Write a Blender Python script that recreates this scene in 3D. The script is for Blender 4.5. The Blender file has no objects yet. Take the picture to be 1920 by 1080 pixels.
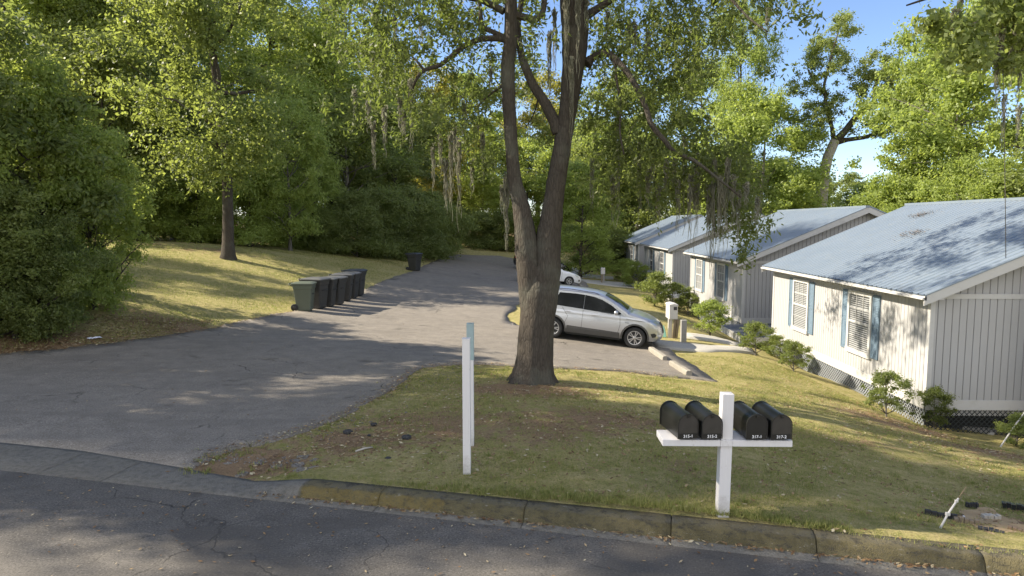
import bpy, bmesh, math, random
import numpy as np
from mathutils import Vector, Matrix
from mathutils.geometry import delaunay_2d_cdt

scene = bpy.context.scene
COL = scene.collection
R = math.radians

# ------------------------------------------------------------------ camera
PITCH, YAW, CAMZ = R(5.41), R(1.40), 3.0
cam_d = bpy.data.cameras.new("camera")
cam = bpy.data.objects.new("camera", cam_d)
COL.objects.link(cam)
cam.location = (0, 0, CAMZ)
cam.rotation_euler = (math.pi / 2 - PITCH, 0, YAW)
cam_d.sensor_width = 36
cam_d.lens = 24
cam_d.clip_end = 3000
cam_d.clip_start = 0.05
scene.camera = cam
CAMR = cam.rotation_euler.to_matrix()

# ------------------------------------------------------------------ sky and sun
SUN_EL = R(35)
SUN_AZ = math.atan2(0.10, -0.995)            # towards the sun: left, a little beyond
sunv = Vector((math.cos(SUN_AZ) * math.cos(SUN_EL), math.sin(SUN_AZ) * math.cos(SUN_EL), math.sin(SUN_EL)))
world = bpy.data.worlds.new("World")
scene.world = world
world.use_nodes = True
wn = world.node_tree
wn.nodes.clear()
w_out = wn.nodes.new("ShaderNodeOutputWorld")
w_bg = wn.nodes.new("ShaderNodeBackground")
w_sky = wn.nodes.new("ShaderNodeTexSky")
w_sky.sky_type = 'NISHITA'
w_sky.sun_disc = False
w_sky.sun_elevation = SUN_EL
w_sky.sun_rotation = math.atan2(sunv.x, sunv.y)
w_sky.air_density = 1.0
w_sky.altitude = 1200; w_sky.dust_density = 0.15
w_sky.ozone_density = 2.0
w_bg.inputs[1].default_value = 0.08
# cloud layer, mostly out of view, added for neutral fill light
w_tc = wn.nodes.new("ShaderNodeTexCoord")
w_map = wn.nodes.new("ShaderNodeMapping"); w_map.inputs['Scale'].default_value = (1.0, 1.0, 3.2)
w_nz = wn.nodes.new("ShaderNodeTexNoise"); w_nz.inputs['Scale'].default_value = 3.1; w_nz.inputs['Detail'].default_value = 7
w_rmp = wn.nodes.new("ShaderNodeValToRGB")
w_rmp.color_ramp.elements[0].position = 0.60; w_rmp.color_ramp.elements[0].color = (0, 0, 0, 1)
w_rmp.color_ramp.elements[1].position = 0.85; w_rmp.color_ramp.elements[1].color = (0.6, 0.6, 0.6, 1)
w_mix = wn.nodes.new("ShaderNodeMixRGB"); w_mix.inputs[2].default_value = (12.0, 11.5, 10.8, 1)
wn.links.new(w_tc.outputs['Generated'], w_map.inputs[0]); wn.links.new(w_map.outputs[0], w_nz.inputs[0])
# mostly clear ahead, unseen bright cloud added behind the viewer as fill
w_sep = wn.nodes.new("ShaderNodeSeparateXYZ"); wn.links.new(w_tc.outputs['Generated'], w_sep.inputs[0])
w_dir = wn.nodes.new("ShaderNodeMath"); w_dir.operation = 'MULTIPLY_ADD'; w_dir.inputs[1].default_value = -0.30; w_dir.inputs[2].default_value = 0.10
wn.links.new(w_sep.outputs[1], w_dir.inputs[0])
w_add = wn.nodes.new("ShaderNodeMath"); w_add.operation = 'ADD'
wn.links.new(w_dir.outputs[0], w_add.inputs[0]); wn.links.new(w_nz.outputs[0], w_add.inputs[1])
wn.links.new(w_add.outputs[0], w_rmp.inputs[0]); wn.links.new(w_rmp.outputs[0], w_mix.inputs[0])
w_tint = wn.nodes.new("ShaderNodeMixRGB"); w_tint.blend_type = 'MULTIPLY'; w_tint.inputs[0].default_value = 1.0; w_tint.inputs[2].default_value = (.93, .93, 1.01, 1)
wn.links.new(w_sky.outputs[0], w_tint.inputs[1]); wn.links.new(w_tint.outputs[0], w_mix.inputs[1]); wn.links.new(w_mix.outputs[0], w_bg.inputs[0])
wn.links.new(w_bg.outputs[0], w_out.inputs[0])

sun_d = bpy.data.lights.new("sun", 'SUN')
sun_d.energy = 4.2
sun_d.angle = R(0.53)
sun_d.color = (1.0, 0.90, 0.74)
sun = bpy.data.objects.new("sun", sun_d)
COL.objects.link(sun)
sun.location = (-40, 20, 50)
sun.rotation_euler = (-sunv).to_track_quat('-Z', 'Y').to_euler()

scene.view_settings.view_transform = 'Standard'
scene.view_settings.look = 'None'
scene.view_settings.exposure = 1.55
scene.view_settings.gamma = 1
scene.cycles.max_bounces = 12
scene.cycles.diffuse_bounces = 7
scene.cycles.glossy_bounces = 3
scene.cycles.transmission_bounces = 4
scene.cycles.use_denoising = True

# ------------------------------------------------------------------ pixel rays (1920x1080 frame) and terrain
def ray(px, py):
    d = CAMR @ Vector((px - 960, 540 - py, -1280))
    return d.normalized()
def onz(px, py, z):
    d = ray(px, py); k = (z - CAMZ) / d.z
    return (d.x * k, d.y * k, z)
def atd(px, py, y):
    d = ray(px, py); k = y / d.y
    return Vector((d.x * k, y, CAMZ + d.z * k))

# kerb frame: u along the kerb to the right, n away from the street
ka, kb_ = onz(0, 882, 0), onz(1280, 1025, 0)
ku = Vector((kb_[0] - ka[0], kb_[1] - ka[1], 0)).normalized()
kn = Vector((-ku.y, ku.x, 0))
kO = Vector((ka[0], ka[1], 0))
def TS(t, s):
    p = kO + ku * t + kn * s
    return p.x, p.y
def tOf(px, py, z=0):
    p = Vector(onz(px, py, z)); return (p - kO).dot(ku)
T540, T420 = tOf(548, 940), tOf(440, 920)
def sstep(a, b, x):
    k = np.clip((np.asarray(x, float) - a) / (b - a), 0, 1); return k * k * (3 - 2 * k)
def kerb_h(t): return 0.025 + 0.11 * sstep(T420, T540 + 0.2, t)
def kerb_w(t): return 0.78 - 0.40 * sstep(0, T540, t)

ctrl_px = [(0,760,.02),(300,740,-.02),(600,720,-.12),(300,665,0),(550,640,-.15),(800,640,-.35),(900,600,-.5),(700,560,-.3),
 (800,520,-.25),(900,520,-.55),(940,490,-.5),(860,478,-.05),(1040,632,-.68),(1190,651,-.93),(1064,535,-1.1),(1120,640,-.8),
 (600,583,-.2),(777,508,-.08),(0,665,.12),(180,640,.15),(380,622,-.05),(200,500,1.25),(300,540,.65),(428,467,1.65),
 (600,480,1.0),(300,450,1.95),(700,492,.45),(150,575,.75),(640,800,.03),(760,720,-.12),(998,715,-.1),(870,880,.12),
 (1100,760,.0),(1240,800,.02),(1360,958,.17),(1340,715,-.72),(1240,665,-.93),(1500,690,-1.25),(1445,660,-1.4),
 (1740,803,-1.62),(1300,600,-1.2),(1200,560,-1.25),(1600,760,-1.15),(1480,760,-.65),(1700,900,-.55),(1890,855,-1.2),
 (1820,975,-.2),(1500,900,.0),(1650,1000,.12)]
ctrl = [onz(*c) for c in ctrl_px]
for t in (-30, -18, -8, 0, 3): ctrl.append((*TS(t, .8), .03))
for t in (6.2, 9, 12, 16, 24): ctrl.append((*TS(t, .5), .14))
def onx(px, py, x):
    d = ray(px, py); k = x / d.x; return (x, d.y * k, CAMZ + d.z * k)
for q in [(1448, 666), (1500, 693), (1560, 716), (1622, 745), (1690, 780), (1738, 803), (1378, 641), (1340, 622)]: ctrl.append(onx(*q, 8.95))
ctrl += [ (9.2, 30, -1.7), (9.2, 45, -1.75), (9.2, 60, -1.6), (15, 17, -1.75), (20, 20, -1.8), (22, 40, -1.9), (15, 70, -1.2),
 (40, 30, -1.5), (45, 80, -1), (30, 120, 0), (0, 90, .2), (-10, 80, .6), (-30, 60, 2.6), (-45, 40, 2.4), (-30, 25, 1.6), (-22, 16, .8), (-60, 20, 2),
 (-30, 120, 2), (18, 8, -1.0), (30, 8, -1.2), (-50, 100, 2.5), (60, 10, -1.2), (60, 120, -.5)]
ctrl = np.array(ctrl)
def _U(r2): return 0.5 * r2 * np.log(r2 + 1e-9)
def _tps():
    n = len(ctrl); P = ctrl[:, :2]
    r2 = ((P[:, None] - P[None]) ** 2).sum(-1)
    K = _U(r2) + np.eye(n) * .5
    Q = np.c_[np.ones(n), P]
    A = np.block([[K, Q], [Q.T, np.zeros((3, 3))]])
    return np.linalg.solve(A, np.r_[ctrl[:, 2], 0, 0, 0])
_W = _tps()
def tz(x, y):
    x = np.asarray(x, float); y = np.asarray(y, float)
    sh = np.broadcast(x, y).shape
    x = np.broadcast_to(x, sh).ravel(); y = np.broadcast_to(y, sh).ravel()
    xc = np.clip(x, -60, 60); yc = np.clip(y, 3, 125)
    out = np.empty(len(x))
    for i in range(0, len(x), 20000):
        a, b = xc[i:i+20000], yc[i:i+20000]
        r2 = (a[:, None] - ctrl[:, 0]) ** 2 + (b[:, None] - ctrl[:, 1]) ** 2
        out[i:i+20000] = _U(r2) @ _W[:-3] + _W[-3] + _W[-2] * a + _W[-1] * b
    return out.reshape(sh)
def Z(x, y): return float(tz(x, y))
def G(px, py):
    d = ray(px, py); lo, hi = 4.0, None
    k = 3.0
    while k < 400:
        p = cam.location + d * k
        if p.z < Z(p.x, p.y): hi = k; break
        lo = k; k *= 1.03
    if hi is None: hi = 400
    for _ in range(25):
        m = (lo + hi) / 2; p = cam.location + d * m
        if p.z < Z(p.x, p.y): hi = m
        else: lo = m
    p = cam.location + d * hi
    return Vector((p.x, p.y, Z(p.x, p.y)))
# ------------------------------------------------------------------ node helper and materials
class N:
    def __init__(s, name):
        s.m = bpy.data.materials.new(name); s.m.use_nodes = True
        s.t = s.m.node_tree; s.t.nodes.clear()
        s.out = s.t.nodes.new("ShaderNodeOutputMaterial")
    def n(s, typ, **kw):
        o = s.t.nodes.new("ShaderNode" + typ)
        for k, v in kw.items():
            if k.startswith('i_'):
                key = k[2:]
                o.inputs[int(key) if key.isdigit() else key.replace('_', ' ')].default_value = v
            else: setattr(o, k, v)
        return o
    def l(s, a, b): s.t.links.new(a, b)
    def pos(s): return s.n('NewGeometry').outputs['Position']
    def obj(s): return s.n('TexCoord').outputs['Object']
    def mapped(s, vec, scale=(1, 1, 1), rot=(0, 0, 0)):
        m = s.n('Mapping'); m.inputs['Scale'].default_value = scale; m.inputs['Rotation'].default_value = rot
        s.l(vec, m.inputs[0]); return m.outputs[0]
    def noise(s, vec, scale, detail=4, rough=.55, dist=0):
        o = s.n('TexNoise'); o.inputs['Scale'].default_value = scale; o.inputs['Detail'].default_value = detail
        o.inputs['Roughness'].default_value = rough; o.inputs['Distortion'].default_value = dist
        s.l(vec, o.inputs['Vector']); return o.outputs[0]
    def ramp(s, fac, stops, interp='LINEAR'):
        o = s.n('ValToRGB'); cr = o.color_ramp; cr.interpolation = interp
        while len(cr.elements) < len(stops): cr.elements.new(0.5)
        for e, (p, c) in zip(cr.elements, stops):
            e.position = p; e.color = (c, c, c, 1) if isinstance(c, (int, float)) else (*c, 1)
        s.l(fac, o.inputs[0]); return o.outputs[0]
    def mix(s, fac, a, b, mode='MIX'):
        o = s.n('MixRGB', blend_type=mode)
        for i, v in enumerate((fac, a, b)):
            if hasattr(v, 'is_linked'): s.l(v, o.inputs[i])
            elif i == 0: o.inputs[0].default_value = v
            else: o.inputs[i].default_value = (*v, 1)
        return o.outputs[0]
    def math(s, op, a, b=0.0, clamp=False):
        o = s.n('Math', operation=op, use_clamp=clamp)
        for i, v in enumerate((a, b)):
            if hasattr(v, 'is_linked'): s.l(v, o.inputs[i])
            else: o.inputs[i].default_value = v
        return o.outputs[0]
    def bump(s, h, strength=.3, dist=.01):
        o = s.n('Bump'); o.inputs['Strength'].default_value = strength; o.inputs['Distance'].default_value = dist
        s.l(h, o.inputs['Height']); return o.outputs[0]
    def bsdf(s, color, rough=.8, metal=0.0, normal=None, spec=.5, coat=0, **kw):
        b = s.n('BsdfPrincipled')
        for key, v in (('Base Color', color), ('Roughness', rough), ('Metallic', metal), ('Specular IOR Level', spec), ('Coat Weight', coat)):
            if hasattr(v, 'is_linked'): s.l(v, b.inputs[key])
            else: b.inputs[key].default_value = (*v, 1) if key == 'Base Color' else v
        if normal: s.l(normal, b.inputs['Normal'])
        s.l(b.outputs[0], s.out.inputs[0]); return b

M = {}
def plain(name, col, rough=.6, metal=0, var=.12, scale=6, coat=0, spec=.5, bump=0):
    s = N(name); o = s.obj()
    nz = s.noise(o, scale, 5)
    c = s.mix(nz, tuple(v * (1 - var) for v in col), tuple(min(1, v * (1 + var)) for v in col))
    nb = s.bump(s.noise(o, scale * 8, 3), bump, .004) if bump else None
    s.bsdf(c, rough, metal, nb, spec, coat); M[name] = s.m; return s.m

def asphalt(name, lo, hi, crack_scale, patch):
    s = N(name); p = s.pos()
    big = s.noise(s.mapped(p, (1, .55, 1)), .35, 5, .6, .6)
    mid = s.noise(p, 2.6, 5, .65)
    fine = s.noise(p, 48, 3, .8)
    c = s.mix(big, lo, hi)
    c = s.mix(s.ramp(mid, [(.38, 0), (.66, .55)]), c, tuple(v * .74 for v in lo))
    c = s.mix(s.ramp(fine, [(.34, .75), (.50, 0)]), c, tuple(v * .38 for v in lo))
    c = s.mix(s.ramp(fine, [(.58, 0), (.70, .75)]), c, tuple(min(1, v * 1.8) for v in hi))
    # cracks: edges of warped cells, broken up
    warp = s.n('VectorMath', operation='ADD')
    nzv = s.n('TexNoise'); nzv.inputs['Scale'].default_value = 1.5; nzv.inputs['Detail'].default_value = 6; s.l(p, nzv.inputs['Vector'])
    sc = s.n('VectorMath', operation='SCALE'); sc.inputs['Scale'].default_value = .7; s.l(nzv.outputs['Color'], sc.inputs[0])
    s.l(p, warp.inputs[0]); s.l(sc.outputs[0], warp.inputs[1])
    v = s.n('TexVoronoi', feature='DISTANCE_TO_EDGE'); v.inputs['Scale'].default_value = crack_scale
    s.l(warp.outputs[0], v.inputs['Vector'])
    cr = s.ramp(v.outputs[0], [(0.0, .9), (.004, .6), (.009, 0)])
    msk = s.ramp(s.noise(p, .45, 3), [(.50, 0), (.60, .9)])
    crk = s.math('MULTIPLY', cr, msk)
    c = s.mix(crk, c, (.018, .017, .015))
    oil = s.ramp(s.noise(p, 1.15, 2, .4), [(.70, 0), (.76, .6)]); c = s.mix(oil, c, tuple(v * .35 for v in lo))
    # darker tyre worn / repair patches
    pt = s.ramp(s.noise(s.mapped(p, (.5, 1.4, 1), (0, 0, .3)), .5, 3, .5, 1.2), [(.56, 0), (.60, patch)])
    c = s.mix(pt, c, tuple(v * .78 for v in lo))
    h = s.math('SUBTRACT', s.math('ADD', s.math('MULTIPLY', fine, .5), mid), s.math('MULTIPLY', crk, 2.0))
    s.bsdf(c, .88, 0, s.bump(h, .35, .008), .25); M[name] = s.m
asphalt('driveway_asphalt', (.180, .160, .135), (.275, .245, .205), .55, .35)
asphalt('street_asphalt', (.105, .095, .082), (.165, .150, .130), .8, .5)

def ground_mat():
    s = N('ground_cover'); p = s.pos()
    a = s.n('Attribute', attribute_name='litter').outputs['Fac']
    n1 = s.noise(p, .55, 5, .6, .3); n2 = s.noise(p, 5, 6, .7); n3 = s.noise(p, 38, 4, .75); n4 = s.noise(s.mapped(p, (1, 1, 1)), 120, 2, .6)
    g = s.mix(n1, (.19, .20, .05), (.36, .32, .12))
    g = s.mix(s.ramp(n2, [(.35, 0), (.62, .85)]), g, (.48, .39, .19))
    g = s.mix(s.ramp(n3, [(.32, .6), (.5, 0)]), g, (.035, .045, .015))
    l = s.mix(n2, (.22, .135, .078), (.38, .27, .16))
    l = s.mix(s.ramp(n3, [(.3, .8), (.5, 0)]), l, (.055, .035, .02))
    l = s.mix(s.ramp(n3, [(.58, 0), (.72, .7)]), l, (.33, .25, .15))
    f = s.math('ADD', a, s.math('MULTIPLY', s.math('SUBTRACT', n2, .5), 1.3))
    f = s.math('ADD', f, s.math('MULTIPLY', s.math('SUBTRACT', n1, .5), 1.0))
    c = s.mix(s.ramp(f, [(.40, 0), (.62, 1)]), g, l)
    h = s.math('ADD', s.math('MULTIPLY', n3, 1.0), s.math('MULTIPLY', n4, .6))
    s.bsdf(c, .95, 0, s.bump(h, .8, .04), .1); M['ground_cover'] = s.m
ground_mat()

def kerb_mat():
    s = N('kerb_concrete'); p = s.pos()
    a = s.n('Attribute', attribute_name='paint').outputs['Fac']
    mo = s.n('Attribute', attribute_name='mossy').outputs['Fac']
    n1 = s.noise(p, 1.6, 5, .6); n2 = s.noise(p, 14, 5, .7); n3 = s.noise(p, 90, 2)
    c = s.mix(n1, (.13, .12, .105), (.28, .26, .225))
    c = s.mix(s.ramp(n2, [(.35, .85), (.6, 0)]), c, (.12, .115, .10))
    c = s.mix(s.ramp(s.math('ADD', s.math('MULTIPLY', mo, .62), s.math('MULTIPLY', n2, .6)), [(.40, 0), (.80, .9)]), c, (.085, .070, .028))
    n4 = s.noise(p, 3.2, 6, .75, .8); n5 = s.noise(s.mapped(p, (1, 1, 3)), 7.5, 6, .8)
    mm = s.ramp(mo, [(.12, .12), (.5, 1)])
    c0 = c; c = s.mix(s.ramp(n4, [(.42, 0), (.56, .8)]), c, (.145, .122, .062)); c = s.mix(s.ramp(n5, [(.52, 0), (.62, .85)]), c, (.05, .045, .035))
    c = s.mix(s.ramp(n5, [(.30, .7), (.40, 0)]), c, (.33, .31, .27))
    c = s.mix(mm, c0, c)
    yl = s.ramp(s.math('ADD', a, s.math('MULTIPLY', s.math('SUBTRACT', n2, .5), 1.6)), [(.62, 0), (.95, .42)])
    c = s.mix(yl, c, (.24, .17, .045))
    c = s.mix(s.ramp(n3, [(.32, .5), (.48, 0)]), c, (.09, .085, .07))
    s.bsdf(c, .9, 0, s.bump(s.math('ADD', s.math('ADD', n2, n3), n5), .8, .02), .2); M['kerb_concrete'] = s.m
kerb_mat()
def concrete(name, lo, hi):
    s = N(name); p = s.pos()
    n1 = s.noise(p, 1.1, 5, .6); n2 = s.noise(p, 25, 4, .7)
    c = s.mix(n1, lo, hi); c = s.mix(s.ramp(n2, [(.3, .5), (.5, 0)]), c, tuple(v * .55 for v in lo))
    s.bsdf(c, .9, 0, s.bump(n2, .4, .008), .2); M[name] = s.m
concrete('path_concrete', (.34, .32, .28), (.46, .44, .39))
concrete('stop_concrete', (.20, .185, .155), (.34, .31, .26))

def siding():
    s = N('white_siding'); p = s.obj()
    n1 = s.noise(s.mapped(p, (2, 2, .4)), 1.5, 5, .6); n2 = s.noise(s.mapped(p, (6, 6, 1)), 5, 4)
    c = s.mix(n1, (.335, .33, .325), (.395, .39, .385))
    low = s.n('SeparateXYZ'); s.l(p, low.inputs[0])
    d = s.ramp(s.math('ADD', s.math('MULTIPLY', low.outputs[2], .55), n2), [(-.2 + .3, 1), (.62, 0)])
    c = s.mix(s.math('MULTIPLY', d, .55), c, (.34, .36, .28))
    c = s.mix(s.ramp(n2, [(.6, 0), (.8, .25)]), c, (.45, .44, .40))
    s.bsdf(c, .6, 0, s.bump(n2, .15, .004), .3); M['white_siding'] = s.m
siding()
def trim():
    s = N('white_trim'); p = s.obj(); n = s.noise(p, 3, 5, .7)
    c = s.mix(s.ramp(n, [(.5, 0), (.8, .5)]), (.47, .462, .445), (.33, .31, .27))
    s.bsdf(c, .55, 0, None, .35); M['white_trim'] = s.m
trim()
def roofm():
    s = N('roof_metal'); p = s.obj()
    n1 = s.noise(p, .8, 4); n2 = s.noise(s.mapped(p, (1.2, 5, 1)), 2.2, 6, .7)
    c = s.mix(n1, (.155, .195, .24), (.20, .24, .285))
    c = s.mix(s.ramp(n2, [(.52, 0), (.75, .35)]), c, (.26, .25, .20))
    rg = s.ramp(n2, [(.3, .34), (.8, .55)])
    s.bsdf(c, rg, .15, None, .5); M['roof_metal'] = s.m
roofm()
plain('shutter_paint', (.115, .165, .215), .6, var=.2, scale=3)
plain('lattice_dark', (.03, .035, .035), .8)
plain('lattice_grey', (.30, .32, .34), .7)
plain('under_dark', (.02, .02, .018), .95)
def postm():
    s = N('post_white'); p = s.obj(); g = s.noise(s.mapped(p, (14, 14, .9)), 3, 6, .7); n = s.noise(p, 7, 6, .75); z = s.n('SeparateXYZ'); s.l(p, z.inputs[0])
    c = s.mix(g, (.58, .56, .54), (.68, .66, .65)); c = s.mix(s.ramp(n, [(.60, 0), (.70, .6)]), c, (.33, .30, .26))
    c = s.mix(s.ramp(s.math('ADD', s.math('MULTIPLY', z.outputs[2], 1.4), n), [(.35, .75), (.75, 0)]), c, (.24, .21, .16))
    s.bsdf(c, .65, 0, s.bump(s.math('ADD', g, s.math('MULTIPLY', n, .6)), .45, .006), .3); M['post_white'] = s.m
postm()
plain('groove_shade', (.17, .163, .155), .9, var=.2)  # siding groove floors: recess shade painted in as a darker colour
plain('post_green', (.28, .36, .36), .65, var=.25, scale=7)
plain('mailbox_black', (.013, .013, .012), .32, .0, var=.4, scale=7, spec=.5)
plain('mailbox_face', (.030, .026, .021), .5, 0, var=.5, scale=14)
plain('bin_green', (.085, .10, .072), .55, var=.12)
plain('bin_black', (.030, .030, .029), .5, var=.2)
plain('bin_lid_grey', (.10, .10, .098), .45, var=.15)
plain('bin_lid_dark', (.035, .037, .042), .4, var=.15)
plain('rubber', (.02, .02, .02), .8)
plain('dark_plastic', (.028, .028, .028), .6)
plain('cladding', (.07, .068, .064), .65)
plain('seam', (.03, .03, .03), .8)
plain('chrome', (.6, .6, .6), .22, 1, var=.05)
plain('wheel_alloy', (.5, .5, .5), .3, .85, var=.05)
plain('car_silver', (.48, .49, .51), .3, .75, var=.02, coat=.6)
plain('car_white', (.72, .73, .74), .3, 0, var=.02, coat=.7)
plain('car_dark', (.02, .022, .028), .25, .2, var=.05, coat=.7)
plain('number_white', (.75, .75, .75), .6, var=.02)
plain('old_wood', (.20, .16, .11), .85, var=.3, scale=10)
plain('grey_wood', (.25, .24, .22), .85, var=.3, scale=10)
plain('box_white', (.50, .48, .45), .6, var=.1)
plain('teal_cloth', (.20, .42, .36), .8)
plain('deck_grey', (.11, .12, .135), .7, var=.2)
plain('rock_dark', (.035, .035, .035), .9, var=.3, bump=.5)
plain('litter_white', (.7, .7, .75), .6)
plain('rust', (.17, .12, .075), .8, var=.4)
plain('bone_stick', (.42, .39, .33), .8, var=.2)
plain('sand_dirt', (.36, .25, .13), .95, var=.25, scale=5, bump=.5)
def glass(name, col, rough=.06, spec=.8, coat=1.0):
    s = N(name); s.bsdf(col, rough, 0, None, spec, coat); M[name] = s.m
glass('car_glass', (.008, .009, .010), .10, .35, 0); glass('window_glass', (.10, .105, .10), .12)
plain('dark_room', (.055, .058, .06), .9, var=.4, scale=1.2)
plain('blind_white', (.33, .335, .335), .6)
plain('lamp_glass', (.55, .56, .55), .12, .2, coat=1)
plain('amber_lamp', (.6, .25, .03), .2, 0, coat=1)
plain('red_lamp', (.35, .01, .01), .2, 0, coat=1)

def bark(name, lo, hi, sc=6):
    s = N(name); p = s.obj()
    v = s.n('TexVoronoi', feature='DISTANCE_TO_EDGE'); v.inputs['Scale'].default_value = sc * 2.2
    s.l(s.mapped(p, (1.6, 1.6, .35)), v.inputs['Vector'])
    n1 = s.noise(s.mapped(p, (1, 1, .3)), sc, 6, .7, .8); n2 = s.noise(p, 1.3, 4)
    c = s.mix(n1, lo, hi); c = s.mix(s.ramp(v.outputs[0], [(0, .35), (.14, 0)]), c, tuple(x * .4 for x in lo))
    c = s.mix(s.ramp(n2, [(.5, 0), (.72, .45)]), c, (.17, .18, .14))
    h = s.math('ADD', s.ramp(v.outputs[0], [(0, .6), (.2, 1)]), s.math('MULTIPLY', n1, 1.6))
    s.bsdf(c, .95, 0, s.bump(s.math('ADD', h, s.noise(s.mapped(p, (5, 5, .7)), 6, 6, .8)), .9, .03), .1); M[name] = s.m
bark('oak_bark', (.052, .044, .036), (.105, .090, .073))
bark('grey_bark', (.10, .09, .075), (.22, .20, .17))
bark('pale_bark', (.34, .31, .27), (.52, .48, .42))

def leafm(name, lo, hi, trans, tint=None, gloss=.35, tf=.5):
    s = N(name); g = s.n('NewGeometry'); oi = s.n('ObjectInfo')
    c = s.mix(g.outputs['Random Per Island'], lo, hi)
    f = s.noise(s.obj(), .55, 3)
    c = s.mix(s.ramp(f, [(.35, 0), (.7, .55)]), c, tuple(v * .62 for v in lo))
    c = s.mix(s.math('MULTIPLY', oi.outputs['Random'], .4), c, tint or hi)
    b = s.n('BsdfPrincipled'); s.l(c, b.inputs['Base Color']); b.inputs['Roughness'].default_value = .5
    b.inputs['Specular IOR Level'].default_value = gloss
    t = s.n('BsdfTranslucent')
    tc = s.mix(.75, c, trans); s.l(tc, t.inputs[0])
    m = s.n('MixShader'); m.inputs[0].default_value = tf
    s.l(b.outputs[0], m.inputs[1]); s.l(t.outputs[0], m.inputs[2]); s.l(m.outputs[0], s.out.inputs[0]); M[name] = s.m
leafm('leaf_dark', (.095, .130, .042), (.185, .215, .080), (.36, .43, .08))
leafm('leaf_mid', (.105, .142, .042), (.205, .235, .080), (.42, .49, .09))
leafm('leaf_light', (.165, .215, .050), (.285, .340, .100), (.54, .64, .11))
leafm('leaf_yellow', (.160, .165, .034), (.260, .245, .070), (.48, .45, .06))
leafm('weed_leaf', (.07, .12, .03), (.15, .20, .05), (.2, .3, .05))
leafm('leaf_oak', (.045, .062, .020), (.125, .140, .045), (.28, .36, .06), gloss=.25, tf=.45)
leafm('grass_blade', (.12, .18, .035), (.52, .46, .19), (.20, .26, .05), gloss=.2)
def mossm():
    s = N('spanish_moss'); g = s.n('NewGeometry')
    c = s.mix(g.outputs['Random Per Island'], (.15, .145, .105), (.32, .31, .24))
    b = s.n('BsdfDiffuse'); s.l(c, b.inputs[0]); t = s.n('BsdfTranslucent'); s.l(c, t.inputs[0])
    m = s.n('MixShader'); m.inputs[0].default_value = .4
    s.l(b.outputs[0], m.inputs[1]); s.l(t.outputs[0], m.inputs[2]); s.l(m.outputs[0], s.out.inputs[0]); M['spanish_moss'] = s.m
mossm()
def litterm():
    s = N('fallen_leaf'); g = s.n('NewGeometry')
    c = s.ramp(g.outputs['Random Per Island'], [(0, (.10, .055, .025)), (.4, (.22, .13, .06)), (.75, (.34, .24, .12)), (1, (.46, .40, .26))])
    s.bsdf(c, .7, 0, None, .3); M['fallen_leaf'] = s.m
litterm()

# ------------------------------------------------------------------ object helpers
def link(o, parent=None):
    COL.objects.link(o)
    if parent is not None: o.parent = parent
    return o
def tag(o, label=None, cat=None, group=None, kind=None):
    if label: o['label'] = label
    if cat: o['category'] = cat
    if group: o['group'] = group
    if kind: o['kind'] = kind
    return o
def empty(name, loc, label, cat, group=None, rz=0.0):
    o = bpy.data.objects.new(name, None); o.empty_display_size = .2
    o.location = loc; o.rotation_euler = (0, 0, rz); link(o)
    return tag(o, label, cat, group)
def npmesh(name, verts, quads=None, tris=None, smooth=False):
    verts = np.asarray(verts, np.float32).reshape(-1, 3)
    me = bpy.data.meshes.new(name)
    me.vertices.add(len(verts)); me.vertices.foreach_set('co', verts.ravel())
    parts = []; tot = []
    if quads is not None and len(quads): q = np.asarray(quads, np.int32).reshape(-1, 4); parts.append(q.ravel()); tot += [4] * len(q)
    if tris is not None and len(tris): t = np.asarray(tris, np.int32).reshape(-1, 3); parts.append(t.ravel()); tot += [3] * len(t)
    idx = np.concatenate(parts); tot = np.array(tot, np.int32)
    me.loops.add(len(idx)); me.loops.foreach_set('vertex_index', idx)
    me.polygons.add(len(tot)); st = np.concatenate([[0], np.cumsum(tot)[:-1]]).astype(np.int32)
    me.polygons.foreach_set('loop_start', st); me.polygons.foreach_set('loop_total', tot)
    if smooth: me.polygons.foreach_set('use_smooth', np.ones(len(tot), bool))
    me.update(calc_edges=True); return me
def mobj(name, me, mat, parent=None):
    if isinstance(mat, str): mat = M[mat]
    if mat and not me.materials: me.materials.append(mat)
    return link(bpy.data.objects.new(name, me), parent)

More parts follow.
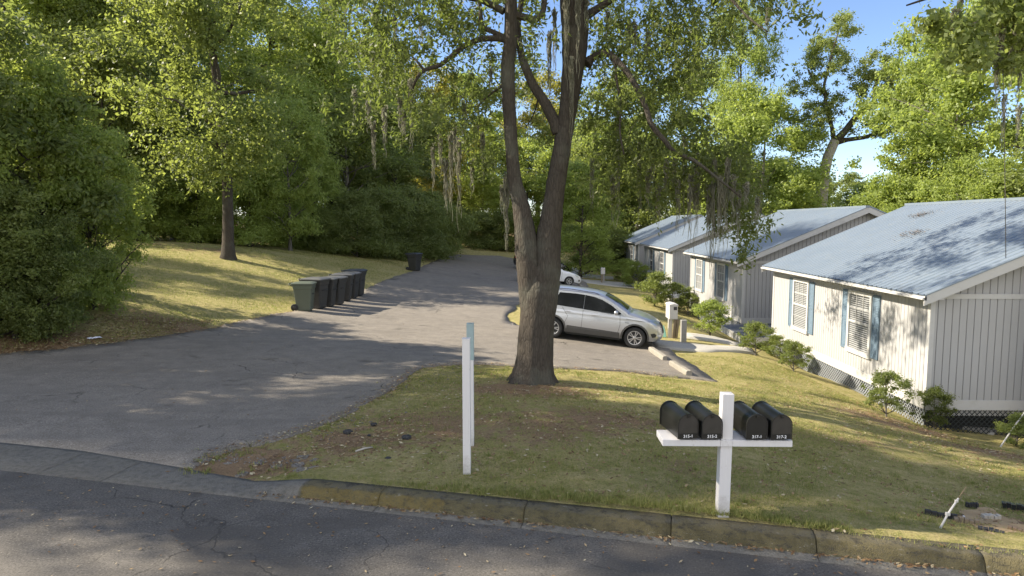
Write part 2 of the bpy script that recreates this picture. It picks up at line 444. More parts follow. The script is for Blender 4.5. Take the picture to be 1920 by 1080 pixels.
class MB:
    """collects boxes, prisms and tubes into one mesh"""
    def __init__(s): s.v = []; s.f = []; s.sm = []
    def add(s, vs, fs, smooth=False):
        b = len(s.v); s.v += [tuple(v) for v in vs]; s.f += [tuple(i + b for i in f) for f in fs]; s.sm += [smooth] * len(fs)
    def box(s, x0, y0, z0, x1, y1, z1, mat=None):
        vs = [Vector((x, y, z)) for z in (z0, z1) for y in (y0, y1) for x in (x0, x1)]
        if mat is not None: vs = [mat @ v for v in vs]
        s.add(vs, [(0, 2, 3, 1), (4, 5, 7, 6), (0, 1, 5, 4), (2, 6, 7, 3), (0, 4, 6, 2), (1, 3, 7, 5)])
    def tube(s, pts, rad, n=8, cap=True, wob=0, seed=0):
        pts = [Vector(p) for p in pts]
        if not hasattr(rad, '__len__'): rad = [rad] * len(pts)
        rng = random.Random(seed); rings = []; b = len(s.v)
        up = None
        for i, p in enumerate(pts):
            d = (pts[min(i + 1, len(pts) - 1)] - pts[max(i - 1, 0)])
            d = d.normalized() if d.length > 1e-9 else Vector((0, 0, 1))
            if up is None: up = d.orthogonal().normalized()
            up = (up - d * up.dot(d)); up = up.normalized() if up.length > 1e-6 else d.orthogonal().normalized()
            sd = d.cross(up)
            for k in range(n):
                a = 2 * math.pi * k / n
                r = rad[i] * (1 + wob * (rng.random() - .5))
                s.v.append(tuple(p + up * math.cos(a) * r + sd * math.sin(a) * r))
        for i in range(len(pts) - 1):
            for k in range(n):
                s.f.append((b + i*n + k, b + i*n + (k+1) % n, b + (i+1)*n + (k+1) % n, b + (i+1)*n + k)); s.sm.append(True)
        if cap:
            s.f.append(tuple(b + k for k in range(n))[::-1]); s.sm.append(False)
            e = b + (len(pts) - 1) * n; s.f.append(tuple(e + k for k in range(n))); s.sm.append(False)
    def prism(s, poly, y0, y1, mat=None):
        """poly in (x,z), extruded along y"""
        n = len(poly); vs = [Vector((x, y0, z)) for x, z in poly] + [Vector((x, y1, z)) for x, z in poly]
        if mat is not None: vs = [mat @ v for v in vs]
        s.add(vs, [tuple(range(n)), tuple(range(2*n-1, n-1, -1))] + [(i, i+n, (i+1) % n + n, (i+1) % n) for i in range(n)])
    def lathe(s, prof, c, axis='y', n=24, mat=None):
        """prof: (radius, offset along axis)"""
        vs = []
        for r, o in prof:
            for k in range(n):
                a = 2 * math.pi * k / n; ca, sa = r * math.cos(a), r * math.sin(a)
                v = Vector((ca, o, sa)) if axis == 'y' else (Vector((ca, sa, o)) if axis == 'z' else Vector((o, ca, sa)))
                v += Vector(c); vs.append(mat @ v if mat is not None else v)
        m = len(prof)
        s.add(vs, [(i*n+k, i*n+(k+1) % n, (i+1)*n+(k+1) % n, (i+1)*n+k) for i in range(m-1) for k in range(n)], True)
        s.add([vs[k] for k in range(n)], [tuple(range(n))]); s.add([vs[(m-1)*n+k] for k in range(n)], [tuple(range(n))])
    def build(s, name, mat, parent=None, bevel=0, seg=2):
        me = bpy.data.meshes.new(name); me.from_pydata(s.v, [], s.f)
        me.polygons.foreach_set('use_smooth', s.sm)
        bm = bmesh.new(); bm.from_mesh(me); bmesh.ops.recalc_face_normals(bm, faces=bm.faces)
        if bevel:
            bmesh.ops.remove_doubles(bm, verts=bm.verts, dist=1e-5)
            ed = [e for e in bm.edges if len(e.link_faces) == 2 and e.calc_face_angle(0) > .6]
            bmesh.ops.bevel(bm, geom=ed, offset=bevel, segments=seg, affect='EDGES', profile=.6)
        bm.to_mesh(me); bm.free()
        return mobj(name, me, mat, parent)

def cdt_sheet(poly, step, zfn, jitter=0.0):
    """triangulated sheet inside poly [(x,y)] at height zfn"""
    P = np.array(poly, float)
    mn, mx = P.min(0), P.max(0)
    gx, gy = np.meshgrid(np.arange(mn[0] + step/2, mx[0], step), np.arange(mn[1] + step/2, mx[1], step))
    pts = np.c_[gx.ravel(), gy.ravel()]
    pts = pts[inside(pts, P)]
    # keep away from edges
    keep = np.ones(len(pts), bool)
    for i in range(len(P)):
        a, b = P[i], P[(i+1) % len(P)]; ab = b - a; L = (ab ** 2).sum() + 1e-12
        u = np.clip(((pts - a) @ ab) / L, 0, 1); d2 = ((pts - a - u[:, None] * ab) ** 2).sum(1)
        keep &= d2 > (step * .3) ** 2
    pts = pts[keep]
    allp = [Vector(p) for p in P] + [Vector(p) for p in pts]
    n = len(P)
    vs, es, fs, *_ = delaunay_2d_cdt(allp, [(i, (i+1) % n) for i in range(n)], [], 1, 1e-5)
    V = np.array([[v.x, v.y] for v in vs]); z = zfn(V[:, 0], V[:, 1])
    T = np.array([f for f in fs if len(f) == 3])
    return np.c_[V, z], T
def inside(pts, P):
    x, y = pts[:, 0], pts[:, 1]; c = np.zeros(len(pts), bool); j = len(P) - 1
    for i in range(len(P)):
        xi, yi, xj, yj = P[i][0], P[i][1], P[j][0], P[j][1]
        m = ((yi > y) != (yj > y)) & (x < (xj - xi) * (y - yi) / (yj - yi + 1e-15) + xi); c ^= m; j = i
    return c
def densify(poly, step, amp, seed, closed=True):
    rng = random.Random(seed); out = []; n = len(poly)
    for i in range(n if closed else n - 1):
        a, b = Vector(poly[i][:2]), Vector(poly[(i+1) % n][:2]); L = (b - a).length; k = max(1, int(L / step))
        nrm = Vector((-(b-a).y, (b-a).x)); nrm = nrm.normalized() if nrm.length > 0 else nrm
        am = poly[i][2] if len(poly[i]) > 2 else amp
        for j in range(k):
            p = a.lerp(b, j / k)
            if j: p = p + nrm * (rng.random() - .5) * 2 * am
            out.append((p.x, p.y))
    return out
def edged(name, V, T, mat, depth, boundary_n, **kw):
    """sheet plus a skirt along its first boundary_n vertices"""
    n = boundary_n; B = V[:n].copy(); B[:, 2] -= depth
    VV = np.r_[V, B]; o = len(V)
    Q = [(i, (i+1) % n, o + (i+1) % n, o + i) for i in range(n)]
    me = npmesh(name, VV, Q, T, smooth=False)
    return mobj(name, me, mat)
# ------------------------------------------------------------------ ground, street, driveway
rs = np.random.RandomState(7)
def gxy(px, py):
    g = G(px, py); return (g.x, g.y)
t_ = np.unique(np.r_[np.linspace(-600, -60, 10), np.linspace(-60, -14, 60), np.arange(-14, 20, .22), np.linspace(20, 60, 45), np.linspace(60, 700, 10)])
s_ = np.unique(np.r_[np.arange(0, 22, .22), np.linspace(22, 90, 130), np.linspace(90, 800, 12)])
TT, SS = np.meshgrid(t_, s_)
KW = kerb_w(TT)
gx = kO.x + ku.x * TT + kn.x * (SS + KW - .02); gy = kO.y + ku.y * TT + kn.y * (SS + KW - .02)
gz = tz(gx, gy)
edge = np.exp(-(SS / .35) ** 2); gz = gz * (1 - edge) + (kerb_h(TT) + .0) * edge
# small unevenness of the lawn
gz += .018 * np.sin(gx * 2.1 + np.sin(gy * 1.3)) * np.sin(gy * 1.9 + 1.1 * np.sin(gx)) * np.clip(SS / 1.0, 0, 1)
nr, nc = TT.shape
idx = np.arange(nr * nc).reshape(nr, nc)
q = np.stack([idx[:-1, :-1], idx[:-1, 1:], idx[1:, 1:], idx[1:, :-1]], -1).reshape(-1, 4)
gme = npmesh('ground', np.stack([gx, gy, gz], -1).reshape(-1, 3), q, smooth=True)
def blob(cx, cy, rx, ry, amp): return amp * np.exp(-(((gx - cx) / rx) ** 2 + ((gy - cy) / ry) ** 2))
lit = np.zeros_like(gx)
for (cx, cy, rx, ry, am) in [(*gxy(998, 730), 1.6, 1.0, .75), (*gxy(650, 830), 1.5, 1.2, .7), (*gxy(1130, 790), 2.2, 1.2, .6), (*gxy(960, 790), 3.0, 1.6, .72), (*gxy(1300, 870), 1.2, .7, .5), (*gxy(1600, 830), 1.5, .6, .5), (*gxy(470, 868), 1.1, .8, .9),
        (*gxy(60, 650), 3.2, 1.6, .85), (*gxy(330, 610), 2.6, 1.2, .7), (*gxy(1700, 800), 1.4, 1.2, .8), (*gxy(1860, 850), 1.6, 1.0, .8), (*gxy(1880, 980), .7, .5, .9),
        (*gxy(300, 460), 5, 3, .45), (*gxy(430, 470), 2, 1.5, .7), (*gxy(560, 930), 1.6, .5, .35), (*gxy(1500, 745), 1.5, .5, .2)]:
    lit = np.maximum(lit, blob(cx, cy, rx, ry, am))
lit = np.maximum(lit, .9 * sstep(-25, -34, gx)); lit = np.maximum(lit, .9 * sstep(48, 60, gy) * (gx < -8))
lit = np.maximum(lit, .8 * sstep(78, 86, gy))
gme.attributes.new('litter', 'FLOAT', 'POINT').data.foreach_set('value', lit.ravel().astype(np.float32))
ground = tag(mobj('ground', gme, 'ground_cover'), kind='structure')

# street sheet and far side
st_ = np.unique(np.r_[np.linspace(-600, -30, 8), np.linspace(-30, 40, 141), np.linspace(40, 700, 8)])
ss_ = np.linspace(-9, 0.02, 40)
A, B = np.meshgrid(st_, ss_)
sx = kO.x + ku.x * A + kn.x * B; sy = kO.y + ku.y * A + kn.y * B
sz = .004 * np.sin(sx * .9) * np.sin(sy * 1.7) - .0 * A
nr, nc = A.shape; idx = np.arange(nr * nc).reshape(nr, nc)
q = np.stack([idx[:-1, :-1], idx[:-1, 1:], idx[1:, 1:], idx[1:, :-1]], -1).reshape(-1, 4)
tag(mobj('street', npmesh('street', np.stack([sx, sy, sz], -1).reshape(-1, 3), q, smooth=True), 'street_asphalt'), kind='structure')
A, B = np.meshgrid(st_, np.linspace(-300, -9, 30))
fx = kO.x + ku.x * A + kn.x * B; fy = kO.y + ku.y * A + kn.y * B
nr, nc = A.shape; idx = np.arange(nr * nc).reshape(nr, nc)
q = np.stack([idx[:-1, :-1], idx[:-1, 1:], idx[1:, 1:], idx[1:, :-1]], -1).reshape(-1, 4)
tag(mobj('verge', npmesh('verge', np.stack([fx, fy, fx * 0 + .05], -1).reshape(-1, 3), q), 'ground_cover'), kind='structure')

# kerb: swept profile with real joint gaps
tj = [tOf(60, 892), tOf(185, 905), tOf(697, 962), tOf(975, 992), tOf(1257, 1024), tOf(1537, 1056), tOf(1860, 1090)]
P0, P1 = tOf(545, 945), tOf(830, 976)
tk = np.unique(np.r_[np.linspace(-60, -10, 40), np.arange(-10, 16, .06), np.linspace(16, 60, 40)])
for j in tj: tk = tk[np.abs(tk - j) > .03]
tk = np.unique(np.r_[tk, [j - .006 for j in tj], [j + .006 for j in tj], tj])
kr = np.random.RandomState(3)
V = []; paint = []; moss_ = []
for t in tk:
    h, w = float(kerb_h(t)), float(kerb_w(t)); gap = w - .32
    prof = [(-.02, -.05), (0, .006), (max(.10, gap), .014), (gap + .05, .02 + (h - .02) * .05), (gap + .085, .02 + (h - .02) * .55), (gap + .115, .02 + (h - .02) * .88), (gap + .15, h), (gap + .24, h + .004), (w + .0, h + .002), (w + .01, h - .12)]
    for i, (s_o, z_) in enumerate(prof):
        jj = (kr.rand() - .5) * .010 if 2 < i < 8 else 0
        if any(abs(t - j) < 1e-6 for j in tj) and i: jj = 0; s_o += .02; z_ -= .02 + .012 * (i > 3)
        x, y = TS(t, s_o + jj); V.append((x, y, z_ + jj * .4))
        pa = 1.0 if (P0 < t < P1 and 3 <= i <= 6) else (.30 if (P0 < t < P1 + 3 and 3 <= i <= 5) else 0)
        paint.append(pa * (.9 if i < 6 else .55)); moss_.append((.95 if 3 <= i <= 5 else (.55 if i >= 6 else .1)) if t > P0 else .1)
n = len(prof); F = []
for i in range(len(tk) - 1):
    for k in range(n - 1): F.append((i*n+k, i*n+k+1, (i+1)*n+k+1, (i+1)*n+k))
km = npmesh('kerb', V, F)
km.attributes.new('paint', 'FLOAT', 'POINT').data.foreach_set('value', np.array(paint, np.float32))
km.attributes.new('mossy', 'FLOAT', 'POINT').data.foreach_set('value', np.array(moss_, np.float32))
km.polygons.foreach_set('use_smooth', np.ones(len(km.polygons), bool))
tag(mobj('kerb', km, 'kerb_concrete'), kind='structure')

# driveway and parking bays
left_edge = [(-200, 700), (0, 667), (100, 657), (200, 647), (300, 633), (380, 621), (450, 604), (545, 586), (620, 567), (680, 546), (735, 522), (772, 510), (820, 488), (846, 477)]
far_edge = [(935, 480), (1000, 492), (1052, 498), (1085, 512), (1100, 532), (1108, 546), (1010, 556), (968, 575), (953, 592), (951, 603), (975, 612), (1080, 618), (1180, 625), (1232, 640), (1262, 662), (1300, 687), (1347, 717)]
near_edge = [(1250, 706), (1180, 699), (1100, 694), (1040, 691), (960, 688), (905, 684), (860, 684), (835, 686), (800, 692), (768, 704), (745, 722), (722, 742), (690, 758), (645, 782), (600, 800), (560, 816), (500, 833), (440, 845), (400, 858), (362, 880)]
dp = []
for e in left_edge: dp.append((*gxy(*e), .05))
for e in far_edge: dp.append((*gxy(*e), .025))
for i, e in enumerate(near_edge): dp.append((*gxy(*e), .02 if i < 7 else .055))
t1 = tOf(362, 890)
for t in (t1 - .1, t1 - 2, t1 - 5, -6, -11): dp.append((*TS(t, float(kerb_w(t)) + .004), 0))
dp = densify(dp, .10, .022, 5)
_wr = random.Random(8); _wv = [(_wr.uniform(1.2, 6.5), _wr.uniform(0, 6.28), _wr.uniform(.6, 1)) for _ in range(7)]
def _wob(x, y):
    w = sum(a * math.sin(f * x + ph) * math.cos(f * .8 * y + ph * 2) / f for f, ph, a in _wv); return w * .10
dp = [(x + _wob(x, y), y + _wob(y + 3, x)) if (Vector((x, y, 0)) - kO).dot(kn) > 1.0 else (x, y) for x, y in dp]
def zdrive(x, y):
    z = tz(x, y) + .036
    s = (x - kO.x) * kn.x + (y - kO.y) * kn.y; t = (x - kO.x) * ku.x + (y - kO.y) * ku.y
    e = np.exp(-(np.maximum(s - kerb_w(t), 0) / .5) ** 2); return z * (1 - e) + (kerb_h(t) + .004) * e
V, T = cdt_sheet(dp, .45, zdrive)
DRIVE = np.array(dp)
tag(edged('driveway', V, T, 'driveway_asphalt', .10, len(dp)), kind='structure')

# concrete paths from the bays to the porches
def path_sheet(name, pix, th, mat, zoff=.05):
    poly = densify([gxy(*p) for p in pix], .3, 0, 1)
    V, T = cdt_sheet(poly, .4, lambda x, y: tz(x, y) + zoff)
    return edged(name, V, T, mat, th, len(poly))
tag(path_sheet('path', [(1218, 638), (1262, 642), (1330, 650), (1408, 655), (1418, 665), (1330, 661), (1250, 655), (1232, 652)], .12, 'path_concrete'), kind='structure')
tag(path_sheet('path', [(1278, 626), (1330, 632), (1392, 641), (1386, 651), (1330, 640), (1276, 633)], .12, 'path_concrete', .06), kind='structure')
tag(path_sheet('path', [(1085, 524), (1130, 527), (1200, 533), (1196, 541), (1130, 535), (1100, 531)], .12, 'path_concrete'), kind='structure')
tag(path_sheet('path', [(1075, 500), (1100, 515), (1150, 520), (1150, 524), (1092, 521), (1060, 504)], .12, 'path_concrete'), kind='structure')

# crumbled strip between driveway and kerb
rb = MB(); rr = random.Random(4)
for i in range(20):
    px, py = rr.uniform(395, 600), rr.uniform(838, 892)
    if py > 905 - (600 - px) * .02 or py < 872 - (px - 380) * .22: continue
    g = G(px, py); r = rr.uniform(.03, .12)
    n_ = rr.randint(5, 7); a0 = rr.random() * 6
    poly = [(g.x + r * rr.uniform(.6, 1.1) * math.cos(a0 + 6.283 * k / n_), g.y + r * rr.uniform(.6, 1.1) * math.sin(a0 + 6.283 * k / n_)) for k in range(n_)]
    h = rr.uniform(.002, .012); tl = rr.uniform(-.05, .05)
    vs = [(x, y, g.z - .03) for x, y in poly] + [(x, y, g.z + h + (x - g.x) * tl) for x, y in poly]
    rb.add(vs, [tuple(range(n_, 2*n_))] + [(k, (k+1) % n_, (k+1) % n_ + n_, k + n_) for k in range(n_)])
for i in range(1100):      # gravel spilling along the ragged edge
    e_ = rr.choice(near_edge[7:] + [(470, 868), (430, 878), (520, 870)]); px, py = e_[0] + rr.gauss(8, 24), e_[1] + rr.gauss(4, 9)
    g = G(px, py); s_ = (g - kO).dot(kn)
    if s_ < .85: continue
    r = rr.uniform(.006, .022) * (1.5 if rr.random() < .1 else 1); zz = (float(zdrive(np.array([g.x]), np.array([g.y]))[0]) if inside(np.array([[g.x, g.y]]), DRIVE)[0] else g.z)
    m_ = Matrix.Translation((g.x, g.y, zz + r * .3)) @ Matrix.Rotation(rr.random() * 6, 4, 'Z') @ Matrix.Rotation(rr.uniform(-.5, .5), 4, 'X')
    rb.add([m_ @ Vector(v) * 1 for v in ((r, 0, 0), (0, r * .8, 0), (-r, 0, 0), (0, -r * .7, 0), (0, 0, r * .6), (0, 0, -r * .6))], [(0, 1, 4), (1, 2, 4), (2, 3, 4), (3, 0, 4), (1, 0, 5), (2, 1, 5), (3, 2, 5), (0, 3, 5)])
tag(rb.build('broken_asphalt', 'driveway_asphalt'), 'crumbled grey asphalt pieces between the driveway and the kerb', 'rubble', kind='stuff')

# ------------------------------------------------------------------ grass blades and fallen leaves
def scatter(poly, n, seed):
    P = np.array(poly); r = np.random.RandomState(seed); mn, mx = P.min(0), P.max(0); out = []
    tot = 0
    while tot < n:
        p = mn + r.rand(n * 2, 2) * (mx - mn); p = p[inside(p, P)]; out.append(p); tot += len(p)
        if not len(p): break
    return np.concatenate(out)[:n]
lawn_px = [(430, 890), (640, 790), (722, 745), (768, 708), (835, 690), (960, 692), (1100, 698), (1250, 710), (1350, 720), (1290, 680), (1270, 664), (1330, 668), (1420, 672), (1560, 730), (1735, 800), (1830, 830), (1990, 870), (2100, 1060)]
lawn = [gxy(*p) for p in lawn_px]
for t in (8.5, 6, 4.5, 3.8): lawn.append(TS(t, float(kerb_w(t)) + .01))
def litter_at(p):
    v = np.zeros(len(p))
    for (cx, cy, rx, ry, am) in [(*gxy(998, 730), 1.6, 1.0, .9), (*gxy(650, 830), 1.5, 1.2, .9), (*gxy(1130, 790), 2.2, 1.2, .7), (*gxy(470, 868), 1.1, .8, 1), (*gxy(1700, 800), 1.4, 1.2, .8), (*gxy(1860, 850), 1.6, 1.0, .8), (*gxy(1880, 980), .6, .4, .9)]:
        v = np.maximum(v, am * np.exp(-(((p[:, 0] - cx) / rx) ** 2 + ((p[:, 1] - cy) / ry) ** 2)))
    return v
def vnoise(p, sc, seed):
    r = np.random.RandomState(seed); tab = r.rand(64, 64); q = p * sc; i = np.floor(q).astype(int); f = q - i; f = f * f * (3 - 2 * f)
    g = lambda a, b: tab[(i[:, 0] + a) % 64, (i[:, 1] + b) % 64]
    return (g(0, 0) * (1 - f[:, 0]) + g(1, 0) * f[:, 0]) * (1 - f[:, 1]) + (g(0, 1) * (1 - f[:, 0]) + g(1, 1) * f[:, 0]) * f[:, 1]
def blades(p, hmin, hmax, w, seed):
    r = np.random.RandomState(seed); n = len(p); z = tz(p[:, 0], p[:, 1]) - .004
    h = hmin + (hmax - hmin) * r.rand(n) ** 2; a = r.rand(n) * 6.283; ln = r.rand(n) * .9 * h; b = r.rand(n) * 6.283
    base = np.c_[p, z]; ww = w * (.6 + .8 * r.rand(n))
    d = np.c_[np.cos(a), np.sin(a), 0 * a] * ww[:, None]
    tip = base + np.c_[np.cos(b) * ln, np.sin(b) * ln, h]
    V = np.stack([base - d, base + d, tip], 1).reshape(-1, 3)
    return V, np.arange(3 * n).reshape(-1, 3)
p = scatter(lawn, 270000, 1)
lawn_c = p[:4000]
g_ = litter_at(p); nn = vnoise(p, .9, 2) * .6 + vnoise(p, 3.1, 3) * .4
keep = (rs.rand(len(p)) < np.clip(1.35 * nn + .12 - g_ * 1.1, .03, 1)); p = p[keep]
V, T = blades(p, .014, .055, .0036, 5)
# tufts and weeds, thicker along the kerb and the edges
tp = []
for _ in range(1500):
    u_ = rs.rand()
    if u_ < .35: t = 3.6 + rs.rand() * 6; p0 = TS(t, float(kerb_w(t)) + .02 + abs(rs.randn()) * .10)
    elif u_ < .6: e_ = near_edge[rs.randint(0, len(near_edge))]; p0 = gxy(e_[0] + rs.randn() * 22, e_[1] + 5 + rs.randn() * 4)
    else: p0 = lawn_c[rs.randint(0, len(lawn_c))]
    if (p0[0] - kO.x) * kn.x + (p0[1] - kO.y) * kn.y < kerb_w(0 if p0[0] < -5 else 5) - .02: continue
    tp.append(np.array(p0) + rs.randn(rs.randint(6, 26), 2) * .022)
tp = np.concatenate(tp); Vt, Tt = blades(tp, .03, .085, .0042, 15)
V = np.r_[V, Vt]; T = np.r_[T, Tt + len(V) - len(Vt)]
tag(mobj('grass', npmesh('grass', V, None, T), 'grass_blade'), 'short patchy green and straw coloured grass of the front lawn', 'grass', kind='stuff')
# taller weeds along edges of bank and woods
bank = [gxy(*p) for p in [(0, 660), (180, 643), (380, 616), (545, 580), (680, 540), (780, 505), (760, 480), (640, 470), (430, 462), (200, 455), (0, 560)]]
p = scatter(bank, 90000, 2)
keep = rs.rand(len(p)) < vnoise(p, .5, 4) * 1.2; p = p[keep]
V, T = blades(p, .03, .10, .008, 6)
tag(mobj('bank_grass', npmesh('bank_grass', V, None, T), 'grass_blade'), 'thin dry grass covering the sloping bank left of the driveway', 'grass', kind='stuff')

def leaves_flat(p, z, size, seed):
    r = np.random.RandomState(seed); n = len(p)
    a = r.rand(n) * 6.283; L = size * (.6 + .8 * r.rand(n)); W = L * (.3 + .2 * r.rand(n))
    t = np.c_[np.cos(a), np.sin(a), (r.rand(n) - .5) * .5]; b = np.c_[-np.sin(a), np.cos(a), (r.rand(n) - .5) * .7]
    c = np.c_[p, z + .008]
    V = np.stack([c - t * L[:, None], c + b * W[:, None], c + t * L[:, None], c - b * W[:, None]], 1).reshape(-1, 3)
    return V, np.arange(4 * n).reshape(-1, 4)
p = scatter(lawn, 24000, 8); g_ = litter_at(p)
p = p[rs.rand(len(p)) < .25 + g_ * .9]
V1, Q1 = leaves_flat(p, tz(p[:, 0], p[:, 1]) + .006, .028, 1)
p2 = scatter([gxy(*q) for q in [(0, 668), (0, 600), (150, 590), (400, 600), (380, 622), (200, 648)]], 5000, 9)
V2, Q2 = leaves_flat(p2, tz(p2[:, 0], p2[:, 1]) + .006, .04, 2)
# along gutter
tt = rs.rand(900) * 14 - 3; so = np.clip(kerb_w(tt) - .30 + rs.randn(900) * .035, 0, 2)
p3 = np.c_[kO.x + ku.x * tt + kn.x * so, kO.y + ku.y * tt + kn.y * so]; V3, Q3 = leaves_flat(p3[tt > 3.5], .014 + rs.rand((tt > 3.5).sum()) * .02, .026, 3)
# loose on the asphalt
tt = rs.rand(1500) * 24 - 8; so = -rs.rand(1500) ** 1.6 * 3.2; p4 = np.c_[kO.x + ku.x * tt + kn.x * so, kO.y + ku.y * tt + kn.y * so]
V4, Q4 = leaves_flat(p4, np.full(len(p4), .006), .020, 4)
p5 = scatter([tuple(d) for d in DRIVE[::4]], 1100, 10); p5 = p5[p5[:, 1] < 24]; V5, Q5 = leaves_flat(p5, zdrive(p5[:, 0], p5[:, 1]) + .004, .022, 5)
# gathered along the driveway edges
ee = np.array([gxy(*e_) for e_ in near_edge + left_edge[:9]]); gp = []
for i in range(len(ee) - 1):
    if i == len(near_edge) - 1: continue
    L_ = np.linalg.norm(ee[i+1] - ee[i]); m_ = int(L_ * 110); u_ = rs.rand(m_, 1); gp.append(ee[i] * (1 - u_) + ee[i+1] * u_ + rs.randn(m_, 2) * .11)
gp = np.concatenate(gp); ind = inside(gp, DRIVE); V6, Q6 = leaves_flat(gp, np.where(ind, zdrive(gp[:, 0], gp[:, 1]) + .003, tz(gp[:, 0], gp[:, 1]) + .012), .026, 6)
VV = []; QQ = []; o = 0
for v, q in ((V1, Q1), (V2, Q2), (V3, Q3), (V4, Q4), (V5, Q5), (V6, Q6)): VV.append(v); QQ.append(q + o); o += len(v)
tag(mobj('leaf_litter', npmesh('leaf_litter', np.concatenate(VV), np.concatenate(QQ)), 'fallen_leaf'), 'brown and straw fallen leaves lying on lawn, gutter and asphalt', 'fallen leaves', kind='stuff')
# ------------------------------------------------------------------ foliage
def unit(a): return a / (np.linalg.norm(a, axis=1, keepdims=True) + 1e-9)
def leaf_cloud(cent, rad, n_per, L, W, seed, flat=.75, up=.45, droop=0.0, shell=.55, jit=.8):
    """leaves round clump centres; returns verts (4n,3)"""
    r = np.random.RandomState(seed); cent = np.asarray(cent, float); rad = np.asarray(rad, float)
    k = np.maximum(8, (n_per * (rad / rad.mean()) ** 2).astype(int))
    C = np.repeat(cent, k, 0); RR = np.repeat(rad, k)
    n = len(C); d = unit(r.randn(n, 3)); u = r.rand(n) ** shell
    # ragged clumps: direction dependent reach
    ph = np.repeat(r.rand(len(cent), 3) * 6.28, k, 0)
    reach = np.maximum(.25, 1 + .6 * np.sin(d[:, 0] * 5 + ph[:, 0]) * np.sin(d[:, 1] * 5 + ph[:, 1]) + .35 * np.sin(d[:, 2] * 6 + ph[:, 2]))
    P = C + d * (RR * u * reach)[:, None] * np.array([1, 1, flat])
    nr = unit(d * .7 + np.array([0, 0, up]) + r.randn(n, 3) * jit)
    t = unit(np.cross(nr, r.randn(n, 3)))
    if droop: t = unit(t * (1 - droop) + np.array([0, 0, -1]) * droop); nr = unit(np.cross(t, np.cross(nr, t)))
    b = np.cross(nr, t)
    l = (L * (.6 + .8 * r.rand(n)))[:, None] * .5; w = (W * (.6 + .8 * r.rand(n)))[:, None] * .5
    V = np.stack([P - t * l, P + b * w - t * l * .1, P + t * l, P - b * w - t * l * .1], 1)
    return V.reshape(-1, 3)
def crown_obj_mesh(name, V): return npmesh(name, V, np.arange(len(V)).reshape(-1, 4))

def curve_to(a, b, rng, sag=.15, n=6):
    a, b = Vector(a), Vector(b); L = (b - a).length; out = []
    o1 = Vector((rng.uniform(-1, 1), rng.uniform(-1, 1), rng.uniform(-.3, .6))) * L * sag
    for i in range(n + 1):
        u = i / n; out.append(a.lerp(b, u) + o1 * math.sin(u * math.pi) + Vector((rng.uniform(-1, 1), rng.uniform(-1, 1), rng.uniform(-1, 1))) * L * .02)
    return out
def proto(name, seed, H, cb, rad, ncl, cr, nleaf, L, W, tr, bark, prof, lean=.03, limbs=22, **kw):
    rng = random.Random(seed)
    cent = []; rr = []
    ph = [rng.random() * 6.28 for _ in range(4)]
    for i in range(ncl):
        u = rng.random(); h = cb + (H - cb) * u
        a = rng.random() * 6.283
        Rm = rad * prof(u) * (1 + .22 * math.sin(3 * a + ph[0] + u * 4) + .15 * math.sin(5 * a + ph[1] - u * 7))
        q = Rm * (rng.random() ** .38)
        c = cr * rng.uniform(.45, 1.5)
        cent.append((q * math.cos(a), q * math.sin(a), h)); rr.append(c)
    mb = MB()
    tp = [Vector((lean * z * math.sin(z * .35 + seed), lean * z * math.cos(z * .28 + seed * 2), z)) for z in [-.4, 0, .25, .8] + [H * k / 10 for k in range(1, 10)]]
    tp.sort(key=lambda v: v.z)
    rads = [tr * (1.5 if v.z < .1 else (1.18 if v.z < .5 else max(.12, 1 - .95 * v.z / H))) for v in tp]
    mb.tube(tp, rads, 10, wob=.12, seed=seed)
    order = list(range(ncl)); rng.shuffle(order)
    for i in order[:limbs]:
        c = Vector(cent[i]); hz = max(cb * .55, c.z - rng.uniform(.3, .75) * math.hypot(c.x, c.y) - .2); hz = min(hz, H * .88)
        k = min(range(len(tp)), key=lambda j: abs(tp[j].z - hz)); s = tp[k]
        L_ = (c - s).length; r0 = min(rads[k] * .6, tr * .12 + L_ * .018)
        pts = curve_to(s, c, rng); mb.tube(pts, [r0 * (1 - .85 * j / 6) for j in range(7)], 6, wob=.1, seed=i)
        for _ in range(2):
            s2 = pts[rng.randint(2, 5)]; e2 = s2 + Vector((rng.uniform(-1, 1), rng.uniform(-1, 1), rng.uniform(-.2, 1))) * cr * 1.3
            mb.tube(curve_to(s2, e2, rng, n=4), [r0 * .4 * (1 - .8 * j / 4) for j in range(5)], 5)
    tm = bpy.data.meshes.new(name + '_trunk'); tm.from_pydata(mb.v, [], mb.f); tm.polygons.foreach_set('use_smooth', mb.sm)
    tm.materials.append(M[bark])
    cm = crown_obj_mesh(name + '_crown', leaf_cloud(cent, rr, nleaf, L, W, seed, **kw)); cm.materials.append(M['leaf_mid'])
    return tm, cm, H
pr_round = lambda u: math.sin(math.pi * min(1, .12 + .86 * u)) ** .55
pr_cone = lambda u: (1 - u) ** .6 * .9 + .15
pr_shr = lambda u: (math.sin(math.pi * min(1, .22 + .72 * u)) ** .6)
pr_bush = lambda u: (1 - u ** 2.5) ** .5
pr_vase = lambda u: .35 + .75 * math.sin(math.pi * min(1, .1 + .75 * u))
PT = {}
PT['tall'] = [proto('tall', 11, 20, 5.5, 4.2, 92, 1.1, 600, .185, .11, .36, 'oak_bark', pr_round),
              proto('tall', 12, 20, 7.5, 3.7, 76, 1.05, 580, .185, .11, .42, 'oak_bark', pr_vase)]
PT['mid'] = [proto('mid', 21, 11, .9, 3.4, 80, .90, 400, .20, .11, .16, 'oak_bark', pr_round, up=.6),
             proto('mid', 22, 11, .6, 3.1, 80, .85, 400, .20, .105, .15, 'oak_bark', pr_bush, up=.5),
             proto('mid', 23, 11, 1.6, 3.6, 76, .92, 420, .20, .11, .18, 'grey_bark', pr_vase)]
